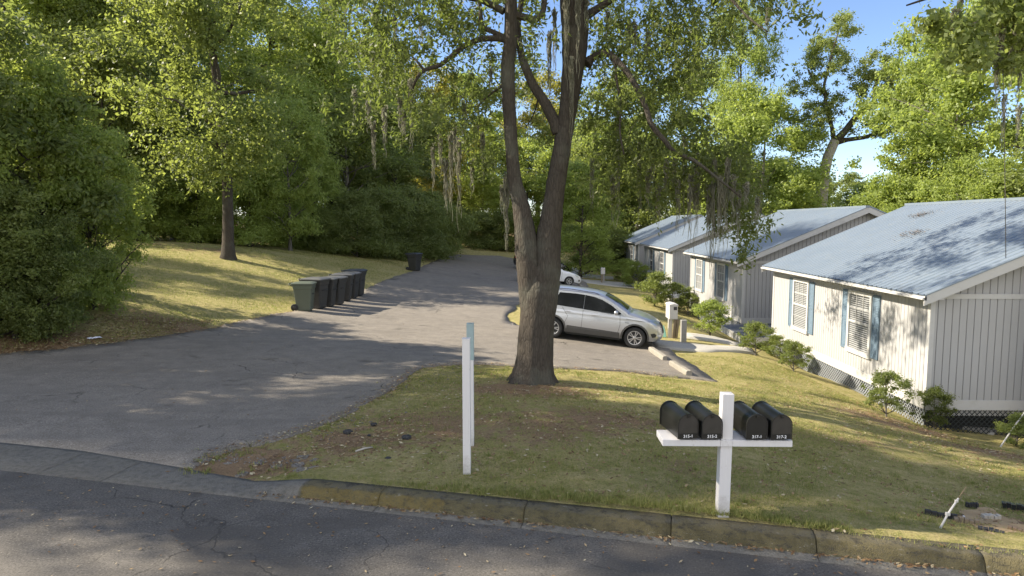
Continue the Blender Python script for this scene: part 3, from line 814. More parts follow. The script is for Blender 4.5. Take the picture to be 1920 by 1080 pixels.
PT['shrub'] = [proto('shrub', 31, 4, .15, 1.8, 52, .55, 560, .105, .06, .05, 'oak_bark', pr_bush, limbs=16),
               proto('shrub', 32, 4, .2, 1.9, 48, .60, 560, .11, .06, .05, 'oak_bark', pr_round, limbs=16)]
PT['airy'] = [proto('airy', 41, 17, 4.5, 3.8, 56, .95, 420, .22, .14, .26, 'grey_bark', pr_vase, limbs=34, up=.3),
              proto('airy', 42, 17, 3.5, 4.2, 76, 1.0, 440, .22, .14, .24, 'grey_bark', pr_round, limbs=34, up=.3)]
PT['small'] = [proto('small', 51, 1.3, .24, .60, 58, .14, 150, .05, .03, .022, 'grey_bark', pr_shr, limbs=20, lean=.1),
               proto('small', 52, 1.3, .34, .60, 44, .13, 150, .05, .03, .02, 'grey_bark', pr_shr, limbs=20, lean=.1)]
_k = [0]
def plant(kind, x, y, h, rz, leaf, name, label, cat='tree', group=None, var=0, wid=1.0, z=None, crown='crown'):
    tm, cm, H = PT[kind][var % len(PT[kind])]
    z = Z(x, y) if z is None else z
    s = h / H
    e = empty(name, (x, y, z - .03), label, cat, group, rz); e.scale = (s * wid, s * wid, s)
    a = link(bpy.data.objects.new('stem' if kind in ('small', 'shrub') else 'trunk', tm), e)
    b = link(bpy.data.objects.new('foliage' if kind in ('small', 'shrub') else crown, cm), e)
    b.material_slots[0].link = 'OBJECT'; b.material_slots[0].material = M[leaf]
    return e
def plantpx(kind, px, y, h, leaf, name, label, **kw):
    """px: column in the frame, y: distance; stands on the terrain"""
    d = ray(px, 500); x = d.x / d.y * y; _k[0] += 1
    return plant(kind, x, y, h, (_k[0] * 2.399) % 6.283, leaf, name, label, **kw)

# --- moss: bundles of thin hanging strands
def moss_bundles(specs, seed):
    """specs: (x,y,z_top,length,width) -> mesh arrays"""
    r = np.random.RandomState(seed); VV = []; QQ = []; o = 0
    for (x, y, z, Ln, w) in specs:
        n = int(22 + w * 230)
        for i in range(n):
            a = r.rand() * 6.283; q = w * r.rand() ** .6; ox, oy = q * math.cos(a), q * math.sin(a)
            l = Ln * (1 - .75 * (q / w) * r.rand()) * (.25 + .8 * r.rand() ** 1.3); m = 9
            u = np.linspace(0, 1, m); ph = r.rand(2) * 6.28; zz = z - u * l + (r.rand() - .5) * .1
            conv = 1 - u * .8
            cx = x + ox * conv + (.02 + .03 * r.rand()) * np.sin(u * (6 + 9 * r.rand()) + ph[0]); cy = y + oy * conv + .035 * np.sin(u * 9 + ph[1])
            hw = (.006 + .009 * r.rand()) * (1 - u * .75)
            ta = r.rand() * 6.28 + u * 2; dx, dy = np.cos(ta) * hw, np.sin(ta) * hw
            V = np.empty((m, 2, 3)); V[:, 0] = np.c_[cx - dx, cy - dy, zz]; V[:, 1] = np.c_[cx + dx, cy + dy, zz]
            VV.append(V.reshape(-1, 3)); b = np.arange(m - 1) * 2 + o
            QQ.append(np.c_[b, b + 1, b + 3, b + 2]); o += 2 * m
    return np.concatenate(VV), np.concatenate(QQ)

# ---------------- the big forked oak by the driveway
oak_base = G(998, 716)
oy = oak_base.y
oak = empty('oak_tree', tuple(oak_base), 'large dark forked oak hung with moss, standing between driveway and lawn in the middle', 'tree')
inv = Vector(oak_base)
def wp(px, py, dy=0.0): return atd(px, py, oy + dy) - inv
def pxr(w, dy=0.0): return w / 2 / 1280 * (oy + dy)
def limb(mb, pts, dys=None, n=14, wob=.08, seed=0):
    """pts: (px,py,width_px[,dy])"""
    P = [wp(p[0], p[1], p[3] if len(p) > 3 else 0) for p in pts]; Rr = [pxr(p[2]) * (.90 if p[1] < 370 else (1.06 if 395 < p[1] < 520 else .95)) for p in pts]
    # resample smooth
    PP, RR = [], []
    for i in range(len(P) - 1):
        p0, p1, p2, p3 = P[max(i-1, 0)], P[i], P[i+1], P[min(i+2, len(P)-1)]
        for k in range(4):
            u = k / 4
            PP.append(0.5 * ((2*p1) + (p2-p0)*u + (2*p0-5*p1+4*p2-p3)*u*u + (3*p1-p0-3*p2+p3)*u**3)); RR.append(Rr[i] * (1-u) + Rr[i+1] * u)
    PP.append(P[-1]); RR.append(Rr[-1]); mb.tube(PP, RR, n, wob=wob, seed=seed)
tb = MB()
limb(tb, [(995, 745, 92), (996, 722, 86), (998, 705, 76), (1001, 685, 72), (1004, 640, 68), (1008, 590, 68), (1010, 550, 66), (1011, 520, 50), (1011, 500, 36)], n=26, wob=.05)
# buttress roots
for i_, v_ in enumerate(tb.v):      # buttress flare at the foot
    if v_[2] < 1.1:
        th_ = math.atan2(v_[1], v_[0]); k_ = math.exp(-max(0, v_[2]) / .20)
        f_ = 1 + k_ * (.22 + .30 * math.sin(5 * th_ + 1.1) * math.sin(2 * th_ + .4)) + .05 * math.sin(7 * th_ + v_[2] * .8)
        tb.v[i_] = (v_[0] * f_, v_[1] * f_, v_[2])
for a, (ex, ey) in enumerate([]):
    g = G(ex, ey) - inv; c = wp(998 + (ex - 998) * .35, 672); tb.tube([c, (c + g) / 2 + Vector((0, 0, -.12)), g + Vector((0, 0, .03)), g + (g - c) * .3 + Vector((0, 0, -.05))], [.16, .10, .03, .01], 10, wob=.05)
lt = MB()
limb(lt, [(1000, 620, 40), (996, 560, 48), (993, 510, 46), (987, 460, 42), (983, 425, 36), (975, 380, 33), (965, 340, 30), (961, 300, 27), (957, 240, 26), (954, 190, 28), (952, 130, 29), (957, 80, 28), (958, 30, 26), (957, -30, 26), (962, -130, 24), (950, -260, 20), (965, -420, 13), (960, -560, 6)], n=14, wob=.08, seed=2)
rt = MB()
limb(rt, [(1016, 620, 44), (1022, 560, 50), (1026, 510, 49), (1028, 450, 44), (1034, 410, 39), (1040, 360, 40), (1050, 300, 38), (1058, 250, 35), (1066, 200, 36), (1072, 150, 42), (1077, 100, 50), (1078, 50, 54), (1076, 0, 56), (1082, -60, 48), (1100, -180, 36), (1110, -330, 26), (1140, -480, 16), (1150, -620, 6)], n=16, wob=.08, seed=3)
limb(rt, [(1046, 250, 24), (1038, 225, 24), (1020, 190, 22), (1000, 160, 19), (985, 125, 17), (975, 90, 14, .3), (972, 40, 12, .5), (985, -40, 10, .8)], n=10, seed=4)
br = MB()
limb(br, [(950, 75, 16), (935, 72, 13), (905, 73, 12), (878, 82, 11), (853, 100, 10), (825, 122, 9), (795, 132, 8), (780, 150, 6), (770, 180, 4, .2), (757, 225, 3, .3)], n=8)
limb(br, [(950, 72, 12), (925, 60, 10), (904, 48, 9), (900, 10, 8), (888, -40, 6), (870, -90, 4)], n=8)
limb(br, [(945, 22, 15), (928, 12, 13), (900, 0, 11, -.2), (870, -8, 10, -.4), (820, -40, 7, -.8), (770, -60, 5, -1)], n=8)
limb(br, [(965, 28, 14), (990, 34, 15), (1002, 38, 14), (1018, 22, 11), (1020, -10, 11), (1010, -60, 9), (1030, -150, 6)], n=8)
limb(br, [(795, 132, 7), (782, 115, 5), (765, 100, 3, .3), (745, 85, 2, .4)], n=6)
limb(br, [(942, 160, 8), (915, 180, 5, .6), (890, 200, 4, 1), (860, 180, 3, 1.5), (830, 205, 2, 2)], n=6)
limb(br, [(1100, 120, 24), (1112, 108, 15), (1135, 99, 14, -.3), (1155, 112, 13, -.5), (1178, 138, 12, -.7), (1198, 172, 11, -.9), (1212, 205, 10, -1), (1222, 235, 10, -1.1), (1245, 262, 9, -1.1), (1265, 285, 8, -1.1), (1300, 300, 7, -1.1), (1340, 330, 5, -1.1), (1390, 370, 3, -1.1)], n=9)
limb(br, [(1135, 99, 7, -.3), (1152, 118, 5, -.5), (1156, 150, 5, -.6), (1164, 195, 4, -.7), (1162, 245, 4, -.7), (1170, 290, 3, -.7)], n=6)
limb(br, [(1085, 40, 20), (1130, 10, 14), (1180, -20, 12, -.5), (1260, -60, 10, -1), (1340, -30, 7, -1.5), (1400, 30, 4, -1.8), (1440, 60, 2, -2)], n=9)
limb(br, [(1085, -40, 18), (1160, -110, 12, .5), (1260, -160, 9, 1.2), (1340, -120, 6, 2), (1400, -60, 3, 2.3)], n=8)
limb(br, [(950, -100, 14), (860, -160, 11, .5), (760, -170, 8, 1), (690, -100, 5, 1.4), (660, -20, 3, 1.6)], n=8)
limb(br, [(1010, 170, 6), (1008, 190, 4), (1000, 215, 3, .4), (985, 240, 2, .6)], n=6)
tr_o = tb.build('trunk', 'oak_bark', oak); lt.build('left_limb', 'oak_bark', oak)['label'] = 'slim sinuous left limb'
rt.build('right_limb', 'oak_bark', oak)['label'] = 'thick right limb'; br.build('branches', 'oak_bark', oak)

# leaf sprays: (px, py, spread_x_px, spread_y_px, count, depth_spread)
rsp = random.Random(77)
blobs = [(720, 40, 70, 60, 26, 2.2), (690, 150, 50, 70, 16, 2.0), (760, 110, 60, 60, 22, 1.8), (840, 60, 60, 55, 26, 1.6), (890, 130, 45, 60, 14, 1.6), (800, 200, 50, 55, 16, 1.5),
 (880, 215, 55, 60, 20, 1.6), (900, 290, 45, 40, 13, 1.6), (1000, 60, 40, 50, 9, 2.5), (1010, 230, 40, 60, 8, 2.2), (1130, 40, 50, 60, 15, 1.8), (1190, 60, 60, 60, 22, 1.8), (1270, 60, 60, 70, 30, 1.8), (1340, 30, 45, 60, 20, 1.8),
 (1150, 200, 50, 70, 15, 1.8), (1220, 160, 55, 60, 20, 1.6), (1290, 170, 50, 60, 17, 1.6), (1180, 290, 55, 60, 20, 1.6), (1250, 250, 55, 55, 24, 1.5), (1310, 290, 55, 50, 28, 1.2), (1370, 330, 45, 45, 24, 1.0),
 (1330, 360, 60, 35, 22, 1.0), (1400, 395, 28, 25, 8, .7), (1420, 440, 20, 22, 5, .5), (1390, 475, 14, 22, 3, .4), (1370, 400, 30, 30, 7, .8), (1130, 330, 45, 45, 13, 1.4), (1230, 340, 50, 35, 14, 1.2), (1120, 120, 40, 50, 9, 1.8), (1445, 10, 16, 30, 4, .4), (1380, -10, 40, 40, 12, 1.5)]
cent = []; rad = []
for (bx, by, sx_, sy_, c, dz) in blobs:
    for _ in range(int(c * 1.12)):
        px, py = rsp.gauss(bx, sx_ * .6), rsp.gauss(by, sy_ * .6); dy = rsp.gauss(0, dz * .6) + .35
        if 930 < px < 1110 and py > 90 and dy < .5: dy = .6 + rsp.random() * 2
        cent.append(tuple(wp(px, py, dy))); rad.append(rsp.uniform(.12, .30))
V = leaf_cloud(cent, rad, 62, .11, .036, 5, flat=1.5, up=.2, droop=.35, shell=.5, jit=.9)
# the high crown above the frame, which throws the dappled shade
cent2 = []; rad2 = []
for _ in range(210):
    a = rsp.random() * 6.283; q = rsp.random() ** .5
    cent2.append((q * 6.0 * math.cos(a) + .3, q * 6.2 * math.sin(a) + 2.2, rsp.uniform(7.6, 12.5) - q * 1.5)); rad2.append(rsp.uniform(.35, .75))
V2 = leaf_cloud(cent2, rad2, 120, .14, .055, 6, flat=.8, up=.3, droop=.2)
mobj('crown', crown_obj_mesh('crown', np.concatenate([V, V2])), 'leaf_oak', oak)
ms = []
for (px, py, ln, w, dy) in [(750, 185, 70, 8, .2), (757, 210, 55, 5, .3), (690, 190, 60, 9, .5), (665, 170, 50, 7, .6), (790, 30, 50, 7, .4), (845, 250, 130, 9, 1.0), (812, 270, 75, 10, 1.2), (825, 255, 60, 8, 1.1), (852, 240, 110, 7, 1.4), (950, 330, 130, 12, .5), (962, 320, 60, 9, .6), (942, 350, 60, 7, .5), (972, 400, 60, 5, .4),
  (1030, 60, 160, 7, .8), (1040, 20, 110, 6, 1), (1062, -10, 170, 10, -.35), (1085, -10, 130, 10, -.4), (1072, 110, 170, 5, -.35), (1100, 0, 60, 6, -.2), (1190, 40, 60, 9, -.3), (1215, 60, 60, 9, 0), (1160, 210, 110, 6, .3), (1180, 40, 70, 9, .5),
  (1110, 300, 90, 7, 1.0), (1150, 330, 85, 8, .9), (1215, 320, 75, 8, .6), (1235, 350, 70, 7, .5), (1250, 300, 60, 10, .3), (1272, 340, 95, 8, -.1), (1295, 330, 140, 9, -.2), (1300, 340, 60, 10, 0), (1330, 350, 75, 9, -.3), (1350, 330, 140, 12, -.5), (1355, 350, 110, 9, -.5), (1385, 360, 80, 8, -.5), (1310, 310, 80, 8, 0), (1375, 330, 90, 12, -.6), (1420, 370, 60, 5, -.8), (1400, 345, 45, 10, -.8),
  (1265, 300, 50, 9, .2), (1340, 300, 190, 9, -.4), (1308, 290, 170, 8, 0), (1285, 260, 140, 9, .4), (1200, 270, 150, 8, .8), (1365, 300, 170, 8, -.5), (1225, 250, 120, 9, .6), (1160, 270, 150, 7, 1.0), (1330, 370, 110, 7, -.3), (770, 150, 110, 9, .6), (720, 200, 90, 9, .8), (700, 230, 80, 8, 1), (860, 260, 150, 8, 1.3), (835, 300, 100, 10, 1.2), (1440, 20, 55, 4, -1), (1140, 20, 60, 8, .6), (700, 100, 50, 6, .3), (740, 30, 60, 8, .6), (870, 190, 80, 7, 1.5), (905, 250, 90, 9, 1.4), (885, 300, 60, 9, 1.5), (920, 130, 60, 6, 1)]:
    p = wp(px, py, dy); ms.append((p.x, p.y, p.z, ln / 1280 * (oy + dy) * 1.25, w * .42 / 1280 * oy))
mv, mq = moss_bundles(ms, 3)
mobj('moss', npmesh('moss', mv, mq), 'spanish_moss', oak)

# ---------------- trees that can be told apart
PT['near'] = [proto('near', 71, 6, .25, 2.1, 130, .42, 300, .125, .062, .09, 'oak_bark', pr_round, up=.55, limbs=40, shell=.4),
              proto('near', 72, 6, .3, 2.3, 120, .45, 300, .13, .065, .10, 'oak_bark', pr_vase, up=.55, limbs=40, shell=.4)]
PT['lone'] = [proto('lone', 61, 20, 3.4, 4.0, 92, 1.1, 440, .185, .11, .29, 'oak_bark', pr_round)]
W_ = 'trees in the woods left of the driveway'
plantpx('near', -45, 17.0, 7.2, 'leaf_dark', 'leafy_tree', 'tall dark leafy thicket tree at the left edge of the photo, beside the road', group=W_, var=1, wid=1.0)
plantpx('near', 20, 15.6, 3.4, 'leaf_mid', 'shrub', 'dark shrub spilling over the driveway edge at the far left', cat='shrub', wid=1.1)
plantpx('near', 70, 15.9, 2.8, 'leaf_dark', 'shrub', 'shady rounded shrub at the driveway edge beside the small piece of white litter', cat='shrub', var=1, wid=1.0)
plantpx('near', -60, 15.2, 3.4, 'leaf_mid', 'shrub', 'dark shrub cut off by the left edge of the photo', cat='shrub', var=1, wid=1.2)
plantpx('near', 85, 17.3, 6.2, 'leaf_light', 'leafy_tree', 'pointed sunlit young tree rising over the shrubs at the left', group=W_, var=0, wid=.8)
plantpx('near', 170, 18.2, 4.9, 'leaf_light', 'leafy_tree', 'bright green bushy small tree overhanging the left end of the grass bank', group=W_, var=0, wid=.78)
plantpx('mid', 20, 21, 5.6, 'leaf_mid', 'leafy_tree', 'broad green tree behind the pointed young tree at the left', group=W_, var=2, wid=1.1)
plantpx('mid', 215, 38, 11.5, 'leaf_mid', 'leafy_tree', 'rounded tree behind the bank above the bright green small tree', group=W_, var=0, wid=1.1)
plantpx('lone', 428, 33.0, 20, 'leaf_mid', 'lone_tree', 'tall tree with a single straight dark trunk standing alone on the grass bank', wid=1.0)
plantpx('mid', 330, 43, 12.5, 'leaf_mid', 'leafy_tree', 'bushy tree just left of the lone straight trunk', group=W_, var=2, wid=1.0)
plantpx('mid', 520, 48, 12, 'leaf_light', 'leafy_tree', 'green bushy tree just right of the lone straight trunk', group=W_, var=0)
plantpx('mid', 545, 42, 9.0, 'leaf_light', 'leafy_tree', 'slim bright tree in front of the woods between the lone trunk and the bins', group=W_, var=2, wid=.75)
plantpx('mid', 590, 47, 7.5, 'leaf_light', 'leafy_tree', 'small rounded tree at the back of the grass bank above the row of bins', group=W_, var=1, wid=1.0)
plantpx('mid', 650, 54, 12, 'leaf_mid', 'leafy_tree', 'wide tree at the edge of the woods left of the far single bin', group=W_, var=2, wid=1.2)
for i, (px, y, h, lf, v, lb) in enumerate([(30, 42, 21, 'leaf_light', 0, 'tall tree filling the top left corner'), (160, 46, 22, 'leaf_light', 0, 'tall yellow green tree left of the gap of blue sky'), (250, 44, 18, 'leaf_mid', 0, 'tall tree whose right edge meets the gap of blue sky'),
      (420, 52, 21, 'leaf_light', 1, 'tall tree with fanned bare limbs rising right of the gap of blue sky'), (530, 56, 22, 'leaf_light', 0, 'tall full tree between the fanned limbs and the mossy branches'), (630, 60, 23, 'leaf_light', 0, 'tall tree left of the moss hung branches of the big oak')]):
    plantpx('tall', px, y, h, lf, 'tall_tree', lb, group='tall trees above the left woods', var=v, wid=1.15)
B_ = 'bushes along the edge of the left woods'
for (px, y, h, lf, v, lb) in [(270, 38, 4.4, 'leaf_light', 0, 'bush at the left back corner of the grass bank'), (375, 39.5, 4.4, 'leaf_light', 1, 'yellow green bush left of the lone straight trunk'), (470, 40.5, 4.4, 'leaf_light', 0, 'yellow green bush right of the lone straight trunk'),
     (540, 46, 3.0, 'leaf_light', 1, 'green bush behind the grass bank above the bins'), (610, 45.5, 2.8, 'leaf_mid', 0, 'low green bush in front of the small rounded tree'), (670, 47, 4.3, 'leaf_dark', 0, 'large dark bush at the right end of the grass bank'),
     (722, 50, 5.0, 'leaf_dark', 1, 'tall dark bush left of the far single bin'), (765, 53, 5.2, 'leaf_dark', 0, 'dark bush directly behind the far single bin'), (800, 58, 5.4, 'leaf_mid', 1, 'green bush beside the road beyond the far single bin'),
     (822, 66, 5.2, 'leaf_mid', 0, 'green bush by the left corner of the road end')]:
    plantpx('shrub', px, y, h, lf, 'bush', lb, cat='bush', group=B_, var=v, wid=1.15)
for (px, y, h, lf, v, lb) in [(860, 78, 4.2, 'leaf_dark', 0, 'dark hedge bush closing the left half of the road end'), (905, 79, 4.0, 'leaf_dark', 1, 'dark hedge bush closing the middle of the road end'), (945, 77, 4.4, 'leaf_dark', 0, 'dark hedge bush at the road end beside the oak trunk'), (1110, 66, 4.2, 'leaf_dark', 1, 'dark bush behind the white car'), (1145, 64, 4.2, 'leaf_dark', 0, 'dark bush left of the farthest house')]:
    plantpx('shrub', px, y, h, lf, 'hedge_bush', lb, cat='bush', group='bushes at the far end of the road', var=v, wid=1.5)
C_ = 'trees beyond the far end of the road'
for (kd, px, y, h, lf, v, w, lb) in [('mid', 740, 66, 14, 'leaf_dark', 0, 1.2, 'dark tree rising over the bush by the far single bin'), ('airy', 800, 82, 21, 'leaf_yellow', 0, 1, 'yellow green airy tree right of the dark trees'), ('mid', 835, 92, 15, 'leaf_light', 2, 1.2, 'light green rounded tree over the left of the road end'),
     ('airy', 890, 95, 22, 'leaf_light', 1, 1.1, 'light green tree behind the long pale moss'), ('mid', 905, 84, 9, 'leaf_light', 1, 1.3, 'low light green tree left of the oak trunk'), ('mid', 985, 90, 14, 'leaf_light', 0, 1.1, 'light green tree seen between the limbs of the oak'),
     ('airy', 1010, 100, 24, 'leaf_yellow', 0, 1.1, 'tall yellow green tree behind the fork of the oak'), ('mid', 1088, 55, 9.0, 'leaf_light', 1, 1.1, 'bright green small tree right of the oak trunk above the white car'), ('mid', 1115, 82, 15, 'leaf_light', 2, 1.2, 'bright tree behind the small tree above the white car'),
     ('airy', 1160, 78, 20, 'leaf_mid', 1, 1.1, 'tall tree over the farthest roof'), ('mid', 1180, 90, 12, 'leaf_yellow', 1, 1.2, 'yellow green tree left of the farthest roof')]:
    plantpx(kd, px, y, h, lf, 'background_tree', lb, group=C_, var=v, wid=w)
D_ = 'trees behind the houses'
for (kd, px, y, h, lf, v, w, lb) in [('mid', 1230, 74, 13, 'leaf_mid', 0, 1.3, 'green tree behind the roof of the third house'), ('airy', 1310, 70, 20, 'leaf_light', 0, 1, 'bright tree seen through the drooping oak leaves'), ('tall', 1385, 62, 23.5, 'leaf_light', 1, .62, 'narrow column of sunlit leaves on a dark trunk left of the open sky'),
     ('mid', 1420, 60, 14.8, 'leaf_light', 2, 1.1, 'bright full tree just left of the pale bare trunk'), ('mid', 1350, 66, 11, 'leaf_dark', 1, 1.2, 'dark tree behind the ridge of the third house'), ('mid', 1462, 68, 11.0, 'leaf_light', 0, 1.3, 'green tree in front of the pale bare trunk behind the second roof'),
     ('mid', 1625, 68, 8.0, 'leaf_light', 1, 1.4, 'low green tree at the right of the pale bare trunk'), ('airy', 1705, 48, 15.5, 'leaf_light', 1, .85, 'sunlit light green tree over the ridge of the nearest house'), ('mid', 1665, 44, 8.0, 'leaf_light', 0, 1, 'low bright tree behind the left end of the nearest ridge'),
     ('airy', 1790, 44, 18, 'leaf_light', 1, 1, 'tall light green tree near the right edge of the photo'), ('mid', 1830, 38, 8.2, 'leaf_light', 2, 1, 'bright rounded tree behind the nearest ridge near the right edge'), ('airy', 1930, 42, 18, 'leaf_light', 0, 1.1, 'tall bright tree cut off by the right edge of the photo'), ('mid', 1950, 36, 9, 'leaf_mid', 1, 1.2, 'low green tree cut off by the right edge behind the nearest ridge'),
     ('airy', 1745, 56, 21, 'leaf_light', 0, .8, 'tallest airy tree rising above the light trees at the right')]:
    plantpx(kd, px, y, h, lf, 'background_tree', lb, group=D_, var=v, wid=w)

# pale bare-limbed tree against the sky
py0 = 62.0
pe = Vector((*atd(1545, 400, py0)[:2], 0)); pe.z = Z(pe.x, pe.y)
pt = empty('pale_trunk_tree', tuple(pe), 'open airy tree with a pale bare trunk and dark forked limbs against the sky', 'tree')
def wq(px, py, dy=0): return atd(px, py, py0 + dy) - pe
def limbq(mb, pts, n=9):
    PP = [wq(p[0], p[1], p[3] if len(p) > 3 else 0) for p in pts]; mb.tube(PP, [p[2] / 2 / 1280 * py0 for p in pts], n, wob=.12)
a = MB(); limbq(a, [(1530, 480, 24), (1538, 400, 21), (1545, 330, 19), (1552, 295, 18), (1566, 264, 17)]); a.build('trunk', 'pale_bark', pt)
a = MB()
limbq(a, [(1566, 266, 15), (1585, 245, 12), (1603, 222, 11), (1625, 203, 10), (1640, 192, 9), (1640, 165, 7), (1650, 140, 6), (1662, 118, 4)])
limbq(a, [(1566, 266, 14), (1590, 262, 8), (1620, 258, 7), (1645, 250, 6), (1690, 244, 4)]); limbq(a, [(1640, 195, 8), (1670, 200, 6), (1705, 198, 4)])
limbq(a, [(1564, 266, 10), (1560, 240, 7), (1550, 205, 6), (1545, 160, 5), (1560, 100, 4), (1575, 50, 2)])
limbq(a, [(1548, 180, 5), (1530, 160, 4), (1515, 130, 3)]); a.build('limbs', 'oak_bark', pt)
cc = []; rr_ = []; r9 = random.Random(12)
for (bx, by, sx_, sy_, c) in [(1500, 240, 30, 40, 8), (1660, 160, 30, 40, 10), (1560, 110, 38, 35, 16), (1580, 45, 18, 20, 5), (1535, 80, 22, 18, 6), (1550, 190, 35, 35, 12), (1620, 150, 32, 35, 12), (1650, 120, 25, 30, 9), (1640, 235, 35, 18, 8), (1515, 130, 22, 30, 7), (1530, 230, 28, 22, 8), (1600, 60, 18, 12, 3), (1500, 170, 20, 20, 5), (1680, 190, 25, 30, 8)]:
    for _ in range(c * 2):
        cc.append(tuple(wq(r9.gauss(bx, sx_ * .6), r9.gauss(by, sy_ * .6), r9.gauss(0, 1.3)))); rr_.append(r9.uniform(.35, .75))
mobj('crown', crown_obj_mesh('crown', leaf_cloud(cc, rr_, 130, .21, .11, 3, up=.4)), 'leaf_mid', pt)

# near branch with moss hanging in at the top right corner: its tree stands right of the photo
rx, ry_ = 11.5, 14.8
rtree = empty('mossy_tree', (rx, ry_, Z(rx, ry_)), 'dark mossy branches reaching in at the top right corner over the nearest house', 'tree')
ro = Vector((rx, ry_, Z(rx, ry_)))
def wr(px, py, y): return atd(px, py, y) - ro
a = MB(); a.tube([(0, 0, -.3), (0, 0, .3), (.1, .1, 4), (-.2, 0, 8), (0, .3, 12)], [.45, .32, .28, .24, .12], 12, wob=.08); a.build('trunk', 'oak_bark', rtree)
a = MB()
for pts, r0 in [([wr(2040, -120, 14.6), wr(1960, -30, 14), wr(1900, 20, 13.6), wr(1840, 40, 13.2), wr(1790, 60, 13)], .10), ([wr(2000, 60, 14.6), wr(1930, 110, 14.3), wr(1870, 90, 14), wr(1800, 110, 14)], .07), ([wr(2000, -150, 14), wr(1890, -60, 13), wr(1790, -20, 13), wr(1700, 10, 12.6)], .07)]:
    a.tube(pts, [r0 * (1 - .8 * i / (len(pts) - 1)) for i in range(len(pts))], 8, wob=.1)
    a.tube([Vector((0, .2, 9)), pts[0]], [.15, r0], 8)
a.build('limbs', 'oak_bark', rtree)
cc = []; rr_ = []
for (bx, by, sx_, sy_, c, y) in [(1890, 20, 45, 40, 34, 13.5), (1840, 70, 50, 35, 22, 13.4), (1830, 110, 45, 18, 10, 14), (1900, 110, 25, 35, 12, 14), (1780, 50, 35, 25, 7, 13), (1930, 60, 25, 60, 16, 14)]:
    for _ in range(c):
        cc.append(tuple(wr(r9.gauss(bx, sx_ * .6), r9.gauss(by, sy_ * .6), y + r9.gauss(0, .6)))); rr_.append(r9.uniform(.16, .34))
mobj('crown', crown_obj_mesh('crown', leaf_cloud(cc, rr_, 75, .12, .075, 8, up=.3, droop=.2)), 'leaf_mid', rtree)
mo = []
for (px, py, ln, w, y) in [(1878, 50, 150, 12, 13.6), (1872, 80, 120, 9, 13.6), (1905, 20, 130, 14, 13.7), (1915, 90, 140, 9, 14), (1800, 0, 75, 8, 13), (1790, 20, 50, 7, 13), (1884, 180, 110, 3, 13.6), (1840, 30, 50, 8, 13.4), (1912, 200, 60, 5, 14)]:
    p = wr(px, py, y); mo.append((p.x, p.y, p.z, ln / 1280 * y * 1.2, w * .55 / 1280 * y))
mv, mq = moss_bundles(mo, 9); mobj('moss', npmesh('moss', mv, mq), 'spanish_moss', rtree)
a = MB(); a.tube([wr(1880, 100, 13.6), wr(1883, 250, 13.6), wr(1885, 380, 13.6), wr(1886, 484, 13.6)], .007, 5); a.build('vine', 'grey_bark', rtree)

# trees left of the photo that shade the street and the driveway mouth
for i, (x, y, h, v, w) in enumerate([(-17, 10.9, 15.5, 0, .88), (-22.5, 12.3, 19, 11, .95), (-28, 11.6, 23, 10, .8), (-31, 29.5, 13.5, 1, 1.1), (-37, 26, 15, 0, 1.0)]):
    plant('airy' if v >= 10 else 'tall', x, y, h, i * 1.9, 'leaf_mid', 'tall_tree', 'tall leafy tree just left of the photo, shading the street', group='trees left of the photo', var=v, wid=w)

# far woods as one mass behind everything
fr = random.Random(99); fv = []
base = [PT['tall'][0][1], PT['mid'][0][1], PT['airy'][1][1]]
arrs = []
for m in base:
    a_ = np.empty(len(m.vertices) * 3, np.float32); m.vertices.foreach_get('co', a_); arrs.append(a_.reshape(-1, 4, 3))
spots = [(px, y) for px, y in [(-60, 60), (60, 58), (140, 64), (260, 60), (340, 68), (480, 66), (580, 74), (680, 76), (760, 96), (840, 112), (930, 118), (1030, 120), (1100, 108), (1190, 104), (1280, 96), (1340, 92), (1600, 84), (1700, 76), (1800, 70), (1900, 64), (2000, 60), (-140, 50), (1450, 96), (1520, 92)]]
for (px, y) in spots:
    for kk, (hh, back) in enumerate([(1.0, 0), (.55, -5)]):
        A_ = arrs[fr.choice([0, 2]) if kk == 0 else 1]; A_ = A_[np.random.RandomState(int(px + 500)).rand(len(A_)) < .42]
        d = ray(px + fr.uniform(-25, 25) + kk * 30, 500); yy = y + back; x = d.x / d.y * yy
        h = (fr.uniform(.9, 1.15) if px < 1250 else fr.uniform(.45, .6)) * (1 if kk == 0 else .95)
        th = fr.random() * 6.28; c, s = math.cos(th), math.sin(th); w = 1.35
        X = (A_[..., 0] * c - A_[..., 1] * s) * w; Y = (A_[..., 0] * s + A_[..., 1] * c) * w
        cen = np.stack([X, Y, A_[..., 2]], -1); m_ = cen.mean(1, keepdims=True); cen = m_ + (cen - m_) * 1.5
        fv.append((cen * h + np.array([x, yy, Z(x, yy)])).reshape(-1, 3))
fv = np.concatenate(fv)
tag(mobj('far_woods', crown_obj_mesh('far_woods', fv), 'leaf_mid'), 'mass of green woods behind the road end and the houses', 'woods', kind='stuff')
